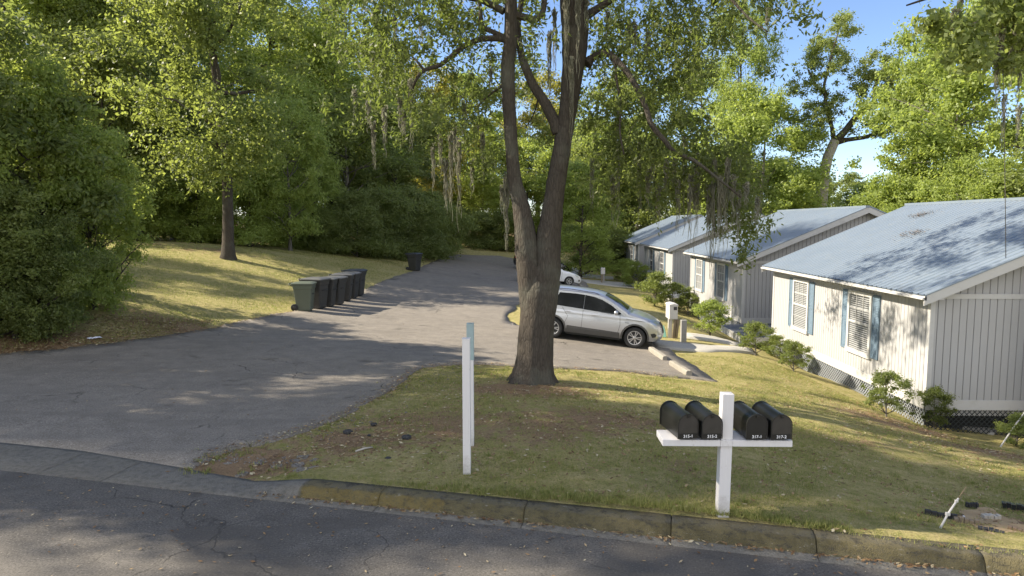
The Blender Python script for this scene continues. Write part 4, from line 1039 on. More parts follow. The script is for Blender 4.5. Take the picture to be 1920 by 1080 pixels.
# ------------------------------------------------------------------ houses
HX0, HX1, RX = 9.02, 18.92, 13.97
ZB, ZT, ZR, EX = -1.20, 1.33, 3.70, 8.68
SL = (ZR - 1.43) / (RX - EX)
def roofz(x): return ZR - abs(x - RX) * SL
def grooved(mb, p0, p1, z0, ztop, out, w=.152, g=.022, dp=.014):
    """board siding from p0 to p1 (2D), out = outward normal, ztop(x) callable"""
    p0, p1 = Vector(p0), Vector(p1); L = (p1 - p0).length; d = (p1 - p0) / L; out = Vector(out)
    k = int(round(L / w)); w = L / k; prof = []
    for i in range(k):
        a = i * w; prof += [(a + g/2, 0), (a + w - g/2, 0), (a + w - g/4, -dp), (a + w + g/4, -dp)]
    prof = [(0, 0)] + [p for p in prof if p[0] <= L - g] + [(L, 0)]
    vs = []
    for a, o in prof:
        q = p0 + d * a + out * o; vs += [(q.x, q.y, z0), (q.x, q.y, ztop(q.x))]
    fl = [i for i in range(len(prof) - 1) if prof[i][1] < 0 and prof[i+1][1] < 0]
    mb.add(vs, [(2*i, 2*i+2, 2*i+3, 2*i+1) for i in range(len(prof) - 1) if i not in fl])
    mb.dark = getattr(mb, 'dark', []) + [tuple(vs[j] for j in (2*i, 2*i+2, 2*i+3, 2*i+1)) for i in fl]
def ribbed(y0, y1, side):
    """ribbed metal slope; side -1 west, +1 east"""
    xe = RX + side * (RX - EX); vs = []; fs = []
    prof = []; y = y0; i = 0
    while y < y1 - .06:
        hgt = .020 if i % 2 == 0 else .013
        prof += [(y, 0), (y + .018, .022), (y + .048, .022), (y + .066, 0)]; y += .2286; i += 1
    prof.append((y1, 0))
    cs = math.cos(math.atan(SL)); sn = math.sin(math.atan(SL))
    for yy, o in prof:
        for (x, z) in ((xe, roofz(xe)), (RX, ZR)):
            vs.append((x + side * sn * o, yy, z + cs * o + .004))
    b = [(2*i, 2*i+2, 2*i+3, 2*i+1) for i in range(len(prof) - 1)]
    n = len(vs); th = .02
    vs += [(xe, y0, roofz(xe) - th), (RX, y0, ZR - th), (xe, y1, roofz(xe) - th), (RX, y1, ZR - th)]
    b += [(n, n+2, n+3, n+1), (0, n, n+1, 1), (n-2, n+2, n+3, n-1)]
    return vs, b
def make_house(y0, L, label, lattice='lattice_grey', zg=-1.9):
    y1 = y0 + L; OV = .32
    h = empty('house', (HX0, y0, ZB), label, 'house', 'row of white houses with blue metal roofs')
    off = Matrix.Translation((-HX0, -y0, -ZB))
    def fin(mb, name, mat, parent=h, **k):
        mb.v = [tuple(off @ Vector(v)) for v in mb.v]; return mb.build(name, mat, parent, **k)
    w = MB()
    grooved(w, (HX0, y1), (HX0, y0), ZB + .2, lambda x: ZT, (-1, 0)); grooved(w, (HX1, y0), (HX1, y1), ZB + .2, lambda x: ZT, (1, 0))
    grooved(w, (HX0, y0), (HX1, y0), ZB + .2, lambda x: ZT + .0, (0, -1), w=.162); grooved(w, (HX1, y1), (HX0, y1), ZB + .2, lambda x: ZT, (0, 1))
    grooved(w, (HX0, y0 + .03), (HX1, y0 + .03), ZT + .1, lambda x: max(ZT + .11, roofz(x) - .05), (0, -1), w=.162)
    grooved(w, (HX1, y1 - .03), (HX0, y1 - .03), ZT + .1, lambda x: max(ZT + .11, roofz(x) - .05), (0, 1), w=.162)
    nb = len(w.f)
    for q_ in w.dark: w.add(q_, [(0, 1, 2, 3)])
    wo_ = fin(w, 'wall', 'white_siding'); wo_.data.materials.append(M['groove_shade'])
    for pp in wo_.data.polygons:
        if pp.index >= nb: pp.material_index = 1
    t = MB()      # skirt boards, corner boards, plate band
    t.box(HX0 - .012, y0 - .012, ZB - .02, HX0 + .02, y1 + .012, ZB + .21); t.box(HX0 - .012, y0 - .014, ZB - .02, HX1 + .012, y0 + .02, ZB + .21)
    t.box(HX0 - .016, y0 - .018, ZB + .21, HX0 + .09, y0 + .004, ZT - .01); t.box(HX0 - .018, y0 + .006, ZB + .21, HX0 + .004, y0 + .09, ZT - .01)
    t.box(HX0 - .018, y1 - .09, ZB + .21, HX0 + .004, y1 + .01, ZT - .01)
    t.box(HX0 + .1, y0 - .022, ZT - .01, HX1 - .1, y0 + .02, ZT + .10); t.box(HX0 + .1, y1 - .02, ZT - .01, HX1 - .1, y1 + .022, ZT + .10)
    fin(t, 'trim_board', 'white_trim')
    f = MB()      # eave fascia, soffit, rake boards
    f.box(EX + .02, y0 - OV, ZT - .02, EX + .05, y1 + OV, roofz(EX) - .024); f.box(EX + .06, y0 - OV + .02, ZT, HX0 + .1, y1 + OV - .02, ZT + .018)
    f.box(EX - .045, y0 - OV, ZT + .0, EX + .018, y1 + OV, roofz(EX) - .055)
    for yy, s in ((y0 - OV, 1), (y1 + OV, -1)):
        for sd in (-1, 1):
            xe = RX + sd * (RX - EX)
            ys = sorted((yy, yy + s * .03)); f.prism([(xe, roofz(xe) - .024), (RX, ZR - .024), (RX, ZR - .27), (xe, roofz(xe) - .235)], ys[0], ys[1])
            ys = sorted((yy + s * .032, yy + s * (OV + .02))); f.prism([(xe + (-sd) * .06, roofz(xe) - .10), (RX, ZR - .16), (RX, ZR - .18), (xe + (-sd) * .06, roofz(xe) - .12)], ys[0], ys[1])
    fin(f, 'fascia', 'white_trim')
    r = MB()
    for sd in (-1, 1): vs, fs = ribbed(y0 - OV - .02, y1 + OV + .02, sd); r.add(vs, fs)
    r.box(RX - .16, y0 - OV - .03, ZR - .055, RX - .0, y1 + OV + .03, ZR + .030, None)
    r.v[-8:] = [(v[0], v[1], v[2]) for v in r.v[-8:]]
    rf = fin(r, 'roof', 'roof_metal')
    # lattice skirt: crossing strips
    la = MB(); zt, zb = ZB - .02, zg
    H = zt - zb
    def strips(p0, d, L_, nrm):
        st = .115
        for s_, o in ((1, 0.0), (-1, .008)):
            a = -H
            while a < L_:
                u0, z0, u1, z1 = (a, zb, a + H, zt) if s_ > 0 else (a, zt, a + H, zb)
                if u0 < 0: z0 += (z1 - z0) * (-u0) / (u1 - u0); u0 = 0
                if u1 > L_: z1 = z0 + (z1 - z0) * (L_ - u0) / (u1 - u0); u1 = L_
                if u1 - u0 > .01:
                    A = Vector(p0) + Vector(d) * u0 + Vector(nrm) * o; B = Vector(p0) + Vector(d) * u1 + Vector(nrm) * o
                    hw = .024; vs = []
                    for P_, z_ in ((A, z0), (B, z1)):
                        for e in (-hw, hw):
                            for q in (0, .006): vs.append((P_.x + nrm[0] * q, P_.y + nrm[1] * q, min(zt, max(zb, z_ + e))))
                    la.add(vs, [(1, 5, 7, 3), (0, 2, 6, 4), (0, 4, 5, 1), (2, 3, 7, 6)])
                a += st
    strips((HX0 - .0, y0), (0, 1), L, (-1, 0)); 
    fin(la, 'lattice', lattice)
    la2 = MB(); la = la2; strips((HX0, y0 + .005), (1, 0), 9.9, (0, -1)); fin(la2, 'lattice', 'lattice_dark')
    sb = MB(); sb.box(HX0 + .35, y0 + .35, zg - .3, HX1 - .1, y1 - .1, ZB - .03); fin(sb, 'crawl_space', 'under_dark')
    wb = MB(); wb.box(HX0 + .03, y0 + .05, ZB - .17, HX1, y0 + .08, ZB - .021); fin(wb, 'sill_beam', 'white_trim')
    # windows with blinds and shutters on the west side
    for k, (c, hw, off_sh) in enumerate(((y0 + 3.2, .56, 1), (y0 + 7.22, .54, 1))):
        z0, z1 = -.44, 1.06; X = HX0
        fr = MB()
        fr.box(X - .062, c - hw - .10, z0 - .10, X - .002, c - hw, z1 + .10); fr.box(X - .062, c + hw, z0 - .10, X - .002, c + hw + .10, z1 + .10)
        fr.box(X - .060, c - hw, z1, X - .002, c + hw, z1 + .10); fr.box(X - .075, c - hw - .12, z0 - .13, X - .004, c + hw + .12, z0 - .002)
        fr.box(X - .052, c - hw, (z0 + z1) / 2 - .03, X - .012, c + hw, (z0 + z1) / 2 + .03)
        win = fin(fr, 'window', 'white_trim')
        mu = MB()
        for q in (-1/3, 1/3): mu.box(X - .044, c + q * hw - .009, (z0+z1)/2 + .03, X - .030, c + q * hw + .009, z1)
        mu.box(X - .046, c - hw, (z0+z1)/2 + .37, X - .032, c + hw, (z0+z1)/2 + .388)
        mu.box(X - .046, c - hw, z0 + .36, X - .032, c + hw, z0 + .376)
        fin(mu, 'muntin', 'white_trim', win)
        bk = MB(); bk.box(X - .012, c - hw, z0, X - .004, c + hw, z1); fin(bk, 'dark_room', 'dark_room', win)
        bl = MB(); zz = z0 + .02; rr2 = random.Random(k + int(y0))
        while zz < z1 - .02:
            bl.box(X - .028, c - hw + .02, zz, X - .016, c + hw * .98, zz + .028); zz += .056
        if y0 < 40: fin(bl, 'blind', 'blind_white', win)
        gl = MB(); gl.box(X - .0300, c - hw, z0, X - .0285, c + hw, z1)
        # open panes: thin reflective bars would hide the blinds, so the sash itself carries the glass sheen
        for s_ in (-1, 1):
            sh = MB(); ya = c + s_ * (hw + .12); yb = ya + s_ * .36; ya, yb = min(ya, yb), max(ya, yb)
            sh.box(X - .022, ya, z0 - .08, X - .003, yb, z1 + .08)
            for (a_, b_) in ((ya, ya + .045), (yb - .045, yb)): sh.box(X - .036, a_, z0 - .08, X - .0225, b_, z1 + .08)
            for zc in (z0 - .05, (z0 + z1) / 2, z1 + .05): sh.box(X - .036, ya + .046, zc - .03, X - .0225, yb - .046, zc + .03)
            z_ = z0
            while z_ < z1:
                if abs(z_ - (z0 + z1) / 2) > .05: sh.prism([(X - .0225, z_), (X - .033, z_ + .004), (X - .024, z_ + .032)], ya + .046, yb - .046)
                z_ += .042
            fin(sh, 'shutter', 'shutter_paint')
    return h
make_house(15.42, 9.85, 'nearest white house with blue metal roof and two shuttered windows at the right edge', 'lattice_grey', -2.1)
make_house(28.87, 9.3, 'second white house from the front, partly behind the drooping oak leaves', 'lattice_grey', -2.1)
make_house(43.0, 10.4, 'third white house from the front, with dark shrubs before its windows', 'lattice_grey', -2.1)
make_house(56.5, 10.4, 'farthest white house, its roof corner just left of the third house', 'lattice_grey', -2.1)
# porch ramps between houses
for y0, lb in ((25.4, 'dark grey wooden porch deck between the nearest and second house'), (39.2, 'dark grey wooden porch deck between the second and third house')):
    d = empty('porch_deck', (9.0, y0, -1.3), lb, 'deck', 'porch decks between the houses')
    a = MB(); k = 0
    while k * .145 < 3.3: a.box(-.9, .1 + k * .145, .02, 3.5, .1 + k * .145 + .138, .05); k += 1
    a.build('boards', 'deck_grey', d)
    a = MB(); a.box(-.93, .08, -.22, -.90, 3.45, .045); a.box(-.9, .05, -.22, 3.5, .08, .045); a.build('rim_board', 'white_trim', d)

# ------------------------------------------------------------------ mailbox post with four mailboxes
mp = G(1356, 960)
D_mp = mp.y
def front(px, py, y=None): return atd(px, py, D_mp if y is None else y)
bot, top = front(1354, 958), front(1361, 733)
mpe = empty('mailbox_post', (bot.x, bot.y, mp.z - .02), 'white wooden cross shaped post beside the kerb carrying four black mailboxes', 'post')
hpost = top.z - mp.z
a = MB(); tl = Matrix.Rotation(R(.6), 4, 'Y')
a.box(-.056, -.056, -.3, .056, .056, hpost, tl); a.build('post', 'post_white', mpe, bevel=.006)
zbar = front(1356, 829).z - mp.z + .0
xl = front(1240, 815).x - bot.x; xr = front(1481, 815).x - bot.x
zbar_t = front(1300, 816).z - mp.z
a = MB(); a.box(xl, -.075, zbar, -.057, .25, zbar_t - .004); a.box(.057, -.075, zbar, xr, .25, zbar_t - .004); a.box(-.0565, -.078, zbar, .0565, -.0565, zbar_t - .004)
a.build('crossbar', 'post_white', mpe, bevel=.005)
def text_mesh(txt, size, name, mat, parent, loc, rot=(math.pi/2, 0, 0), ext=.0008):
    cu = bpy.data.curves.new(name, 'FONT'); cu.body = txt; cu.size = size; cu.align_x = 'CENTER'; cu.extrude = ext; cu.space_character = 1.05; cu.offset = size * .018
    o = bpy.data.objects.new(name, cu); COL.objects.link(o)
    dg = bpy.context.evaluated_depsgraph_get(); me = bpy.data.meshes.new_from_object(o.evaluated_get(dg))
    bpy.data.objects.remove(o); bpy.data.curves.remove(cu)
    me.materials.clear(); o = mobj(name, me, mat, parent); o.location = loc; o.rotation_euler = rot; return o
def make_mailbox(cx_px, num, label, yaw, face='mailbox_face', yb=-.10):
    p = front(cx_px, 815, D_mp - .10)
    e = empty('mailbox', (p.x, D_mp - .10, mp.z - .02 + zbar_t + .018), label, 'mailbox', 'black mailboxes on the white cross post', yaw)
    W, Hs, L = .097, .140, .50
    def prof(w, hs, inset=0):
        pts = [(-w, 0), (-w, hs)] + [(-w * math.cos(math.pi * k / 14), hs + w * math.sin(math.pi * k / 14)) for k in range(1, 14)] + [(w, hs), (w, 0)]
        return pts
    b = MB(); P = prof(W, Hs); n = len(P)
    vs = [(x, y, z) for y in (.012, L) for x, z in P]
    b.add(vs, [(i, i+1, n+i+1, n+i) for i in range(n-1)], True); b.add(vs, [tuple(range(n)), tuple(range(n, 2*n)), (0, n, 2*n-1, n-1)])
    b.build('body', 'mailbox_black', e)
    rim = MB(); P2 = prof(W + .006, Hs); vs = []
    for y in (-.006, .012):
        vs += [(x, y, z) for x, z in P2]
    rim.add(vs, [(i, i+1, n+i+1, n+i) for i in range(n-1)], True); P3 = prof(W - .004, Hs)
    vv = [(x, -.006, z) for x, z in P2] + [(x, -.006, z) for x, z in P3]; rim.add(vv, [(i, i+1, n+i+1, n+i) for i in range(n-1)])
    vs2 = [(x, y, z) for y in (L - .02, L + .006) for x, z in P2]; rim.add(vs2, [(i, i+1, n+i+1, n+i) for i in range(n-1)], True); rim.add([(x, L + .006, z) for x, z in P2], [tuple(range(n))])
    rim.build('rim', 'mailbox_black', e)
    d = MB(); d.prism(P3, -.004, .011); dr = d.build('door', face, e)
    hb = MB(); hb.box(-.012, -.022, Hs + W - .028, .012, -.0045, Hs + W - .006); hb.box(-.016, -.012, Hs + W - .008, .016, .03, Hs + W + .010); hb.build('latch', 'mailbox_black', dr)
    pl = MB(); pl.box(-W + .006, -.0065, .006, W - .006, -.0042, .052); pl.build('number_plate', 'mailbox_black', dr)
    text_mesh(num, .040, 'number', 'number_white', dr, (0, -.0068, .012))
    return e
make_mailbox(1290, '315-1', 'leftmost black mailbox on the white post, marked 315-1', R(9.0))
make_mailbox(1335, '315-2', 'black mailbox marked 315-2 just left of the white post', R(6.0))
make_mailbox(1419, '317-1', 'black mailbox marked 317-1 just right of the white post, darker door', R(3), 'mailbox_black')
make_mailbox(1465, '317-2', 'rightmost black mailbox on the white post, marked 317-2', R(3))

# the two plain upright posts on the island
def upright(px0, px1, pyt, pyb, name, label, mat, zg=None):
    g = G((px0 + px1) / 2, pyb); w = (px1 - px0) / 1280 * g.y; tp = atd((px0 + px1) / 2, pyt, g.y)
    e = empty(name, tuple(g), label, 'post', 'pair of upright sign posts on the lawn corner')
    H = tp.z - g.z
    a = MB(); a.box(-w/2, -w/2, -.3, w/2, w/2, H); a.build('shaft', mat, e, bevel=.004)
    a = MB(); a.box(-w/2 - .003, -w/2 - .003, H, w/2 + .003, w/2 + .003, H + .012); a.build('cap', mat, e)
    return e
upright(868.5, 883, 636, 886, 'sign_post', 'shorter white square post in front, nearer the kerb', 'post_white')
up_ = upright(877, 889, 608, 835, 'sign_post', 'taller weathered post with grey green top, just behind the white one', 'post_white')
gs = G(883, 835); tt_ = atd(883, 608, gs.y).z - gs.z; wp_ = 12 / 1280 * gs.y / 2 + .004
a = MB(); a.box(-wp_, -wp_, tt_ - .46, wp_, wp_, tt_ + .014); a.build('sleeve', 'post_green', up_)

# ------------------------------------------------------------------ wheelie bins
def make_bin(loc, rz, H, body, lid, label, lean=0, handle=True):
    e = empty('wheelie_bin', loc, label, 'trash bin', 'wheeled trash bins along the driveway', rz)
    s = H / 1.10
    # local +x is the front (lid opening), wheels at -x
    def ring(z, x0, x1, w, r=.05):
        pts = []
        for cx, cy, a0 in ((x1 - r, w - r, 0), (x0 + r, w - r, 90), (x0 + r, -w + r, 180), (x1 - r, -w + r, 270)):
            for k in range(4): a = R(a0 + k * 30); pts.append((cx + r * math.cos(a), cy + r * math.sin(a), z))
        return pts
    def loft(mb, rings, cap0=True, cap1=True):
        n = len(rings[0]); vs = [tuple(c * s for c in p) for r_ in rings for p in r_]
        mb.add(vs, [(i*n+k, i*n+(k+1) % n, (i+1)*n+(k+1) % n, (i+1)*n+k) for i in range(len(rings)-1) for k in range(n)])
        if cap0: mb.add(vs[:n], [tuple(range(n))[::-1]])
        if cap1: mb.add(vs[-n:], [tuple(range(n))])
    b = MB()
    loft(b, [ring(.0, -.20, .26, .235), ring(.02, -.22, .28, .245), ring(.12, -.25, .29, .25), ring(.45, -.29, .32, .275), ring(.80, -.33, .35, .30), ring(.83, -.34, .37, .315), ring(.955, -.36, .385, .325), ring(.965, -.385, .40, .345), ring(.995, -.385, .40, .345)])
    b.build('body', body, e)
    l = MB()
    loft(l, [ring(.998, -.40, .43, .36), ring(1.03, -.40, .43, .36), ring(1.05, -.37, .38, .33), ring(1.075, -.25, .30, .26), ring(1.08, -.15, .2, .2)])
    l.build('lid', lid, e)
    h = MB(); h.tube([(x * s, y * s, z * s) for x, y, z in ((-.36, -.29, .93), (-.47, -.29, 1.0), (-.49, -.27, 1.02), (-.49, .27, 1.02), (-.47, .29, 1.0), (-.36, .29, .93))], .018 * s, 8)
    h.build('handle', body, e)
    bar = MB(); bar.tube([(.33 * s, -.17 * s, .62 * s), (.375 * s, -.17 * s, .64 * s), (.375 * s, .17 * s, .64 * s), (.33 * s, .17 * s, .62 * s)], .012 * s, 6)
    bar.build('catch_bar', 'dark_plastic', e)
    for sg in (-1, 1):
        w = MB(); w.lathe([(.045, -.03), (.10, -.028), (.125, -.02), (.13, 0), (.125, .02), (.10, .028), (.045, .03)], (-.29 * s, sg * .30 * s, .128), 'y', 20); wo = w.build('wheel', 'rubber', e)
        hb = MB(); hb.lathe([(.02, -.034), (.06, -.032), (.06, .032), (.02, .034)], (-.29 * s, sg * .30 * s, .128), 'y', 14); hb.build('hub', 'dark_plastic', wo)
    ax = MB(); ax.tube([(-.29 * s, -.29 * s, .128), (-.29 * s, .29 * s, .128)], .012, 8); ax.build('axle', 'dark_plastic', e)
    return e
bins = [(576, 586, 1.05, 'bin_green', 'bin_green', 'pale green bin at the near end of the row, smallest and farthest left', 8),
 (598, 581.5, 1.17, 'bin_black', 'bin_lid_grey', 'tall black bin standing right behind the pale green bin', -9),
 (617, 577.5, 1.13, 'bin_black', 'bin_lid_grey', 'third bin from the near end of the row, black with greyish lid', 5),
 (633, 574, 1.13, 'bin_black', 'bin_lid_grey', 'middle bin of the row of seven, black with sunlit grey lid', -6),
 (649, 567, 1.16, 'bin_black', 'bin_lid_grey', 'black bin after the small gap in the row, third from the far end', 10),
 (661, 562, 1.13, 'bin_black', 'bin_lid_grey', 'black bin second from the far end of the row', 0),
 (672, 557, 1.17, 'bin_black', 'bin_lid_dark', 'bluish black bin at the far end of the row', -3)]
def surf(x, y): return float(zdrive(np.array([x]), np.array([y]))[0]) if inside(np.array([[x, y]]), DRIVE)[0] else Z(x, y)
for i, (px, py, H, b, l, lb, dr) in enumerate(bins):
    g = G(px, py)
    make_bin((g.x - .18, g.y + .25, max(surf(g.x - .18, g.y + .25), surf(g.x, g.y)) + .002), R(-4 + dr), H, b, l, lb)
g = G(777, 508)
make_bin((g.x, g.y, g.z + .03), R(-25), 1.17, 'bin_black', 'bin_lid_dark', 'single dark bin standing alone by the bushes far up the road')

# ------------------------------------------------------------------ cars
class Car:
    def __init__(s, name, label, mat, out, arches, W, greenhouse, belt, wr=.345, **k):
        """out: upper outline (x,z) from rear bumper bottom to front bumper bottom"""
        s.out = s.spline(out); s.W = W; s.belt = belt; s.gh = greenhouse; s.arch = arches; s.wr = wr; s.k = k
        s.L = max(p[0] for p in s.out); s.x0 = min(p[0] for p in s.out)
        s.e = empty(name, (0, 0, 0), label, 'car', 'parked cars'); s.mat = mat
        xs = sorted(s.out); s.ox = np.array([p[0] for p in s.out]); s.oz = np.array([p[1] for p in s.out])
    def spline(s, P, k=5):
        out = []
        for i in range(len(P) - 1):
            p0, p1, p2, p3 = [Vector(P[max(0, min(len(P)-1, j))]) for j in (i-1, i, i+1, i+2)]
            for q in range(k):
                u = q / k; v = 0.5 * ((2*p1) + (p2-p0)*u + (2*p0-5*p1+4*p2-p3)*u*u + (3*p1-p0-3*p2+p3)*u**3); out.append((v.x, v.y))
        out.append(tuple(P[-1])); return out
    def ztop(s, x):
        m = -9
        for i in range(len(s.out) - 1):
            a, b = s.out[i], s.out[i+1]
            if min(a[0], b[0]) - 1e-6 <= x <= max(a[0], b[0]) + 1e-6:
                z = a[1] if abs(b[0]-a[0]) < 1e-9 else a[1] + (b[1]-a[1]) * (x-a[0]) / (b[0]-a[0]); m = max(m, z)
        return m if m > 0 else .7
    def y(s, x, z):
        W = s.W; b = s.belt
        w = W * (1 - .035 * ((z - .62) / .4) ** 2) if z < b else W * (1 - .035 * ((b - .62) / .4) ** 2)
        if z < .40: w -= (.40 - z) * .22
        if b > z > b - .10: w -= .0
        if z > b: w -= (z - b) * .36 + .012
        # shoulder crease
        w += .012 * math.exp(-((z - (b - .10)) / .035) ** 2)
        f = s.L - x; r = x - s.x0
        if f < .95: w *= 1 - .30 * ((.95 - f) / .95) ** 2.6
        if r < .7: w *= 1 - .17 * ((.7 - r) / .7) ** 2.4
        zt = s.ztop(x); d = max(0, zt - z); rr = .09
        if d < rr: w -= rr * (1 - math.sqrt(max(0, 1 - (1 - d / rr) ** 2))) * .75
        return max(w, .25)
    def side_poly(s, zsill=.27):
        pts = list(s.out); (rx, rz, rr), (fx, fz, fr) = s.arch
        low = []
        # from front bottom back to rear bottom along sill with arches
        low.append((fx + math.sqrt(max(0, fr**2 - (fz - zsill)**2)) + .0, zsill))
        a0 = math.asin((zsill - fz) / fr)
        for k in range(1, 14): a = a0 + (math.pi - 2*a0) * k / 14; low.append((fx + fr * math.cos(a), fz + fr * math.sin(a)))
        low.append((fx - math.sqrt(fr**2 - (fz - zsill)**2), zsill)); n = 10
        xa, xb = low[-1][0], rx + math.sqrt(rr**2 - (rz - zsill)**2)
        for k in range(1, n): low.append((xa + (xb - xa) * k / n, zsill))
        low.append((xb, zsill)); a0 = math.asin((zsill - rz) / rr)
        for k in range(1, 14): a = a0 + (math.pi - 2*a0) * k / 14; low.append((rx + rr * math.cos(a), rz + rr * math.sin(a)))
        low.append((rx - math.sqrt(rr**2 - (rz - zsill)**2), zsill))
        return pts + low
    def patch(s, poly, off, step=.05, sides=(-1, 1), dens=.06):
        poly = densify([tuple(p) for p in poly], dens, 0, 0)
        V, T = cdt_sheet(poly, step, lambda x, y: x * 0)
        VV = []; TT = []; o = 0
        for sg in sides:
            VV += [(x, sg * (s.y(x, z) + off), z) for x, z, _ in V]; TT += [tuple(i + o for i in (t if sg < 0 else t[::-1])) for t in T]; o += len(V)
        return VV, TT
    def strip(s, P, off=0, tmax=1.0, n=12, nrm=.05):
        """skin across the car following outline points P (x,z)"""
        vs = []; m = len(P)
        for i, (x, z) in enumerate(P):
            a = Vector(P[max(i-1, 0)]); b = Vector(P[min(i+1, m-1)]); d = (b - a).normalized(); nx, nz = -d.y, d.x
            w = s.y(x, z)
            for k in range(n + 1):
                t = (-1 + 2 * k / n) * tmax; bul = (nrm + s.k.get('endb', .10) * abs(nx) ** 2) * (1 - t*t)
                vs.append((x + nx * (bul + off), t * w, z + nz * (bul + off)))
        fs = [(i*(n+1)+k, i*(n+1)+k+1, (i+1)*(n+1)+k+1, (i+1)*(n+1)+k) for i in range(m-1) for k in range(n)]
        return vs, fs
    def seg(s, x0, x1, top=True, zmin=0):
        return [p for p in s.out if x0 <= p[0] <= x1 and p[1] > zmin]
    def build(s):
        e = s.e; b = MB()
        V, T = s.patch(s.side_poly(), 0, .055); b.add(V, T, True)
        V, F = s.strip(s.out); b.add(V, F, True)
        # drop the wheel wells and floor in as a dark inner shell
        body = b.build('body', s.mat, e)
        bm = bmesh.new(); bm.from_mesh(body.data); bmesh.ops.remove_doubles(bm, verts=bm.verts, dist=.004); bmesh.ops.recalc_face_normals(bm, faces=bm.faces)
        for f in bm.faces: f.smooth = True
        for ed in bm.edges:
            if len(ed.link_faces) == 2 and ed.calc_face_angle(0) > 1.0: ed.smooth = False
        bm.to_mesh(body.data); bm.free()
        u = MB(); (rx, rz, rr), (fx, fz, fr) = s.arch; w = s.W - .26
        u.box(s.x0 + .15, -w, .22, s.L - .2, w, .62); u.box(rx + rr + .04, -s.W + .10, .20, fx - fr - .04, s.W - .10, .5)
        u.build('underbody', 'under_dark', e)
        for (wx, wz, r_) in s.arch:
            for sg in (-1, 1):
                yo = s.W - .035
                t = MB(); R_ = s.wr; cen = (wx, sg * (yo - .11), R_)
                t.lathe([(R_ * .66, sg * .10), (R_ * .72, sg * .112), (R_ * .90, sg * .112), (R_ * .97, sg * .10), (R_, sg * .07), (R_, -sg * .07), (R_ * .95, -sg * .11), (R_ * .66, -sg * .11)], cen, 'y', 32)
                wh = t.build('wheel', 'rubber', e)
                rm = MB(); ri = R_ * .665; yo_ = sg * .098
                rm.lathe([(ri * .99, yo_ + sg * .008), (ri * .90, yo_ + sg * .012), (ri * .88, yo_ - sg * .03), (ri * .84, yo_ - sg * .05)], cen, 'y', 32)
                del rm.f[-2:]; del rm.sm[-2:]
                for k in range(10):
                    a = 2 * math.pi * k / 10 + (.12 if k % 2 else -.12) + .3
                    M4 = Matrix.Translation(cen) @ Matrix.Rotation(-a, 4, 'Y')
                    y0_, y1_ = sorted((yo_ - sg * .02, yo_ + sg * .012)); rm.box(ri * .12, y0_, -.014, ri * .92, y1_, .014, M4)
                rm.lathe([(ri * .22, yo_ - sg * .02), (ri * .22, yo_ + sg * .014), (ri * .12, yo_ + sg * .02)], cen, 'y', 20)
                rm.build('rim', 'wheel_alloy', wh)
                dk = MB(); dk.lathe([(ri * .9, yo_ - sg * .055), (ri * .3, yo_ - sg * .05)], cen, 'y', 24); dk.build('brake_disc', 'dark_plastic', wh)
                if s.k.get('clad'):
                    ra = r_; z0 = .27; a0 = math.asin((z0 - wz) / ra) ; P = []
                    for k in range(17): a = a0 + (math.pi - 2*a0) * k / 16; P.append((wx + ra * math.cos(a), wz + ra * math.sin(a)))
                    for k in range(16, -1, -1): a = a0 + (math.pi - 2*a0) * k / 16; P.append((wx + (ra + .055) * math.cos(a), max(z0, wz + (ra + .055) * math.sin(a))))
                    V, T = s.patch(P, .010, .05, (sg,), .05); q = MB(); q.add(V, T, True); q.build('arch_trim', 'cladding', e)
        # windows
        for nm, P in s.gh:
            for sg in (-1, 1): V, T = s.patch(P, .006, .05, (sg,)); q = MB(); q.add(V, T, True); q.build('side_window', 'car_glass', e)
        return e
    def sidepart(s, name, mat, P, off=.010, sides=(-1, 1)):
        for sg in sides: V, T = s.patch(P, off, .05, (sg,), .05); q = MB(); q.add(V, T, True); q.build(name, mat, s.e)
    def across(s, name, mat, P, off=.006, tmax=.86):
        V, F = s.strip(P, off, tmax); q = MB(); q.add(V, F, True); return q.build(name, mat, s.e)
    def seams(s, lines, w=.006):
        for ln, sg in [(l_, g_) for l_ in lines for g_ in (-1, 1)]:
            q = MB(); ln = densify([tuple(p) for p in ln], .06, 0, 0, closed=False) + [tuple(ln[-1])]
            if 1:
                vs = []
                for i, (x, z) in enumerate(ln):
                    a = Vector(ln[max(i-1, 0)]); b = Vector(ln[min(i+1, len(ln)-1)]); d = (b - a).normalized(); nx, nz = -d.y * w, d.x * w
                    for e_ in (-1, 1): vs.append((x + nx*e_, sg * (s.y(x + nx*e_, z + nz*e_) + .004), z + nz*e_))
                q.add(vs, [(2*i, 2*i+1, 2*i+3, 2*i+2) for i in range(len(ln) - 1)])
            q.build('door_seam', 'seam', s.e)
    def handle(s, x, z):
        for sg in (-1, 1):
            q = MB(); y = s.y(x, z); q.box(x - .09, min(sg * (y - .005), sg * (y + .035)), z - .014, x + .09, max(sg * (y - .005), sg * (y + .035)), z + .014)
            q.build('door_handle', s.mat, s.e, bevel=.008)
    def mirror(s, x, z):
        for sg in (-1, 1):
            q = MB(); y = s.y(x, z)
            vs = []
            for i in range(7):
                th = math.pi * (i / 6 - .5)
                for k in range(12):
                    a = 2 * math.pi * k / 12; vs.append((x + .07 * math.cos(th) * math.cos(a) - .02 * (i/6), sg * (y + .11 + .105 * math.sin(th)), z + .072 * math.cos(th) * math.sin(a)))
            q.add(vs, [(i*12+k, i*12+(k+1) % 12, (i+1)*12+(k+1) % 12, (i+1)*12+k) for i in range(6) for k in range(12)], True)
            q.box(x - .03, min(sg * (y - .03), sg * (y + .06)), z - .055, x + .04, max(sg * (y - .03), sg * (y + .06)), z - .03)
            q.build('mirror', s.mat, s.e)
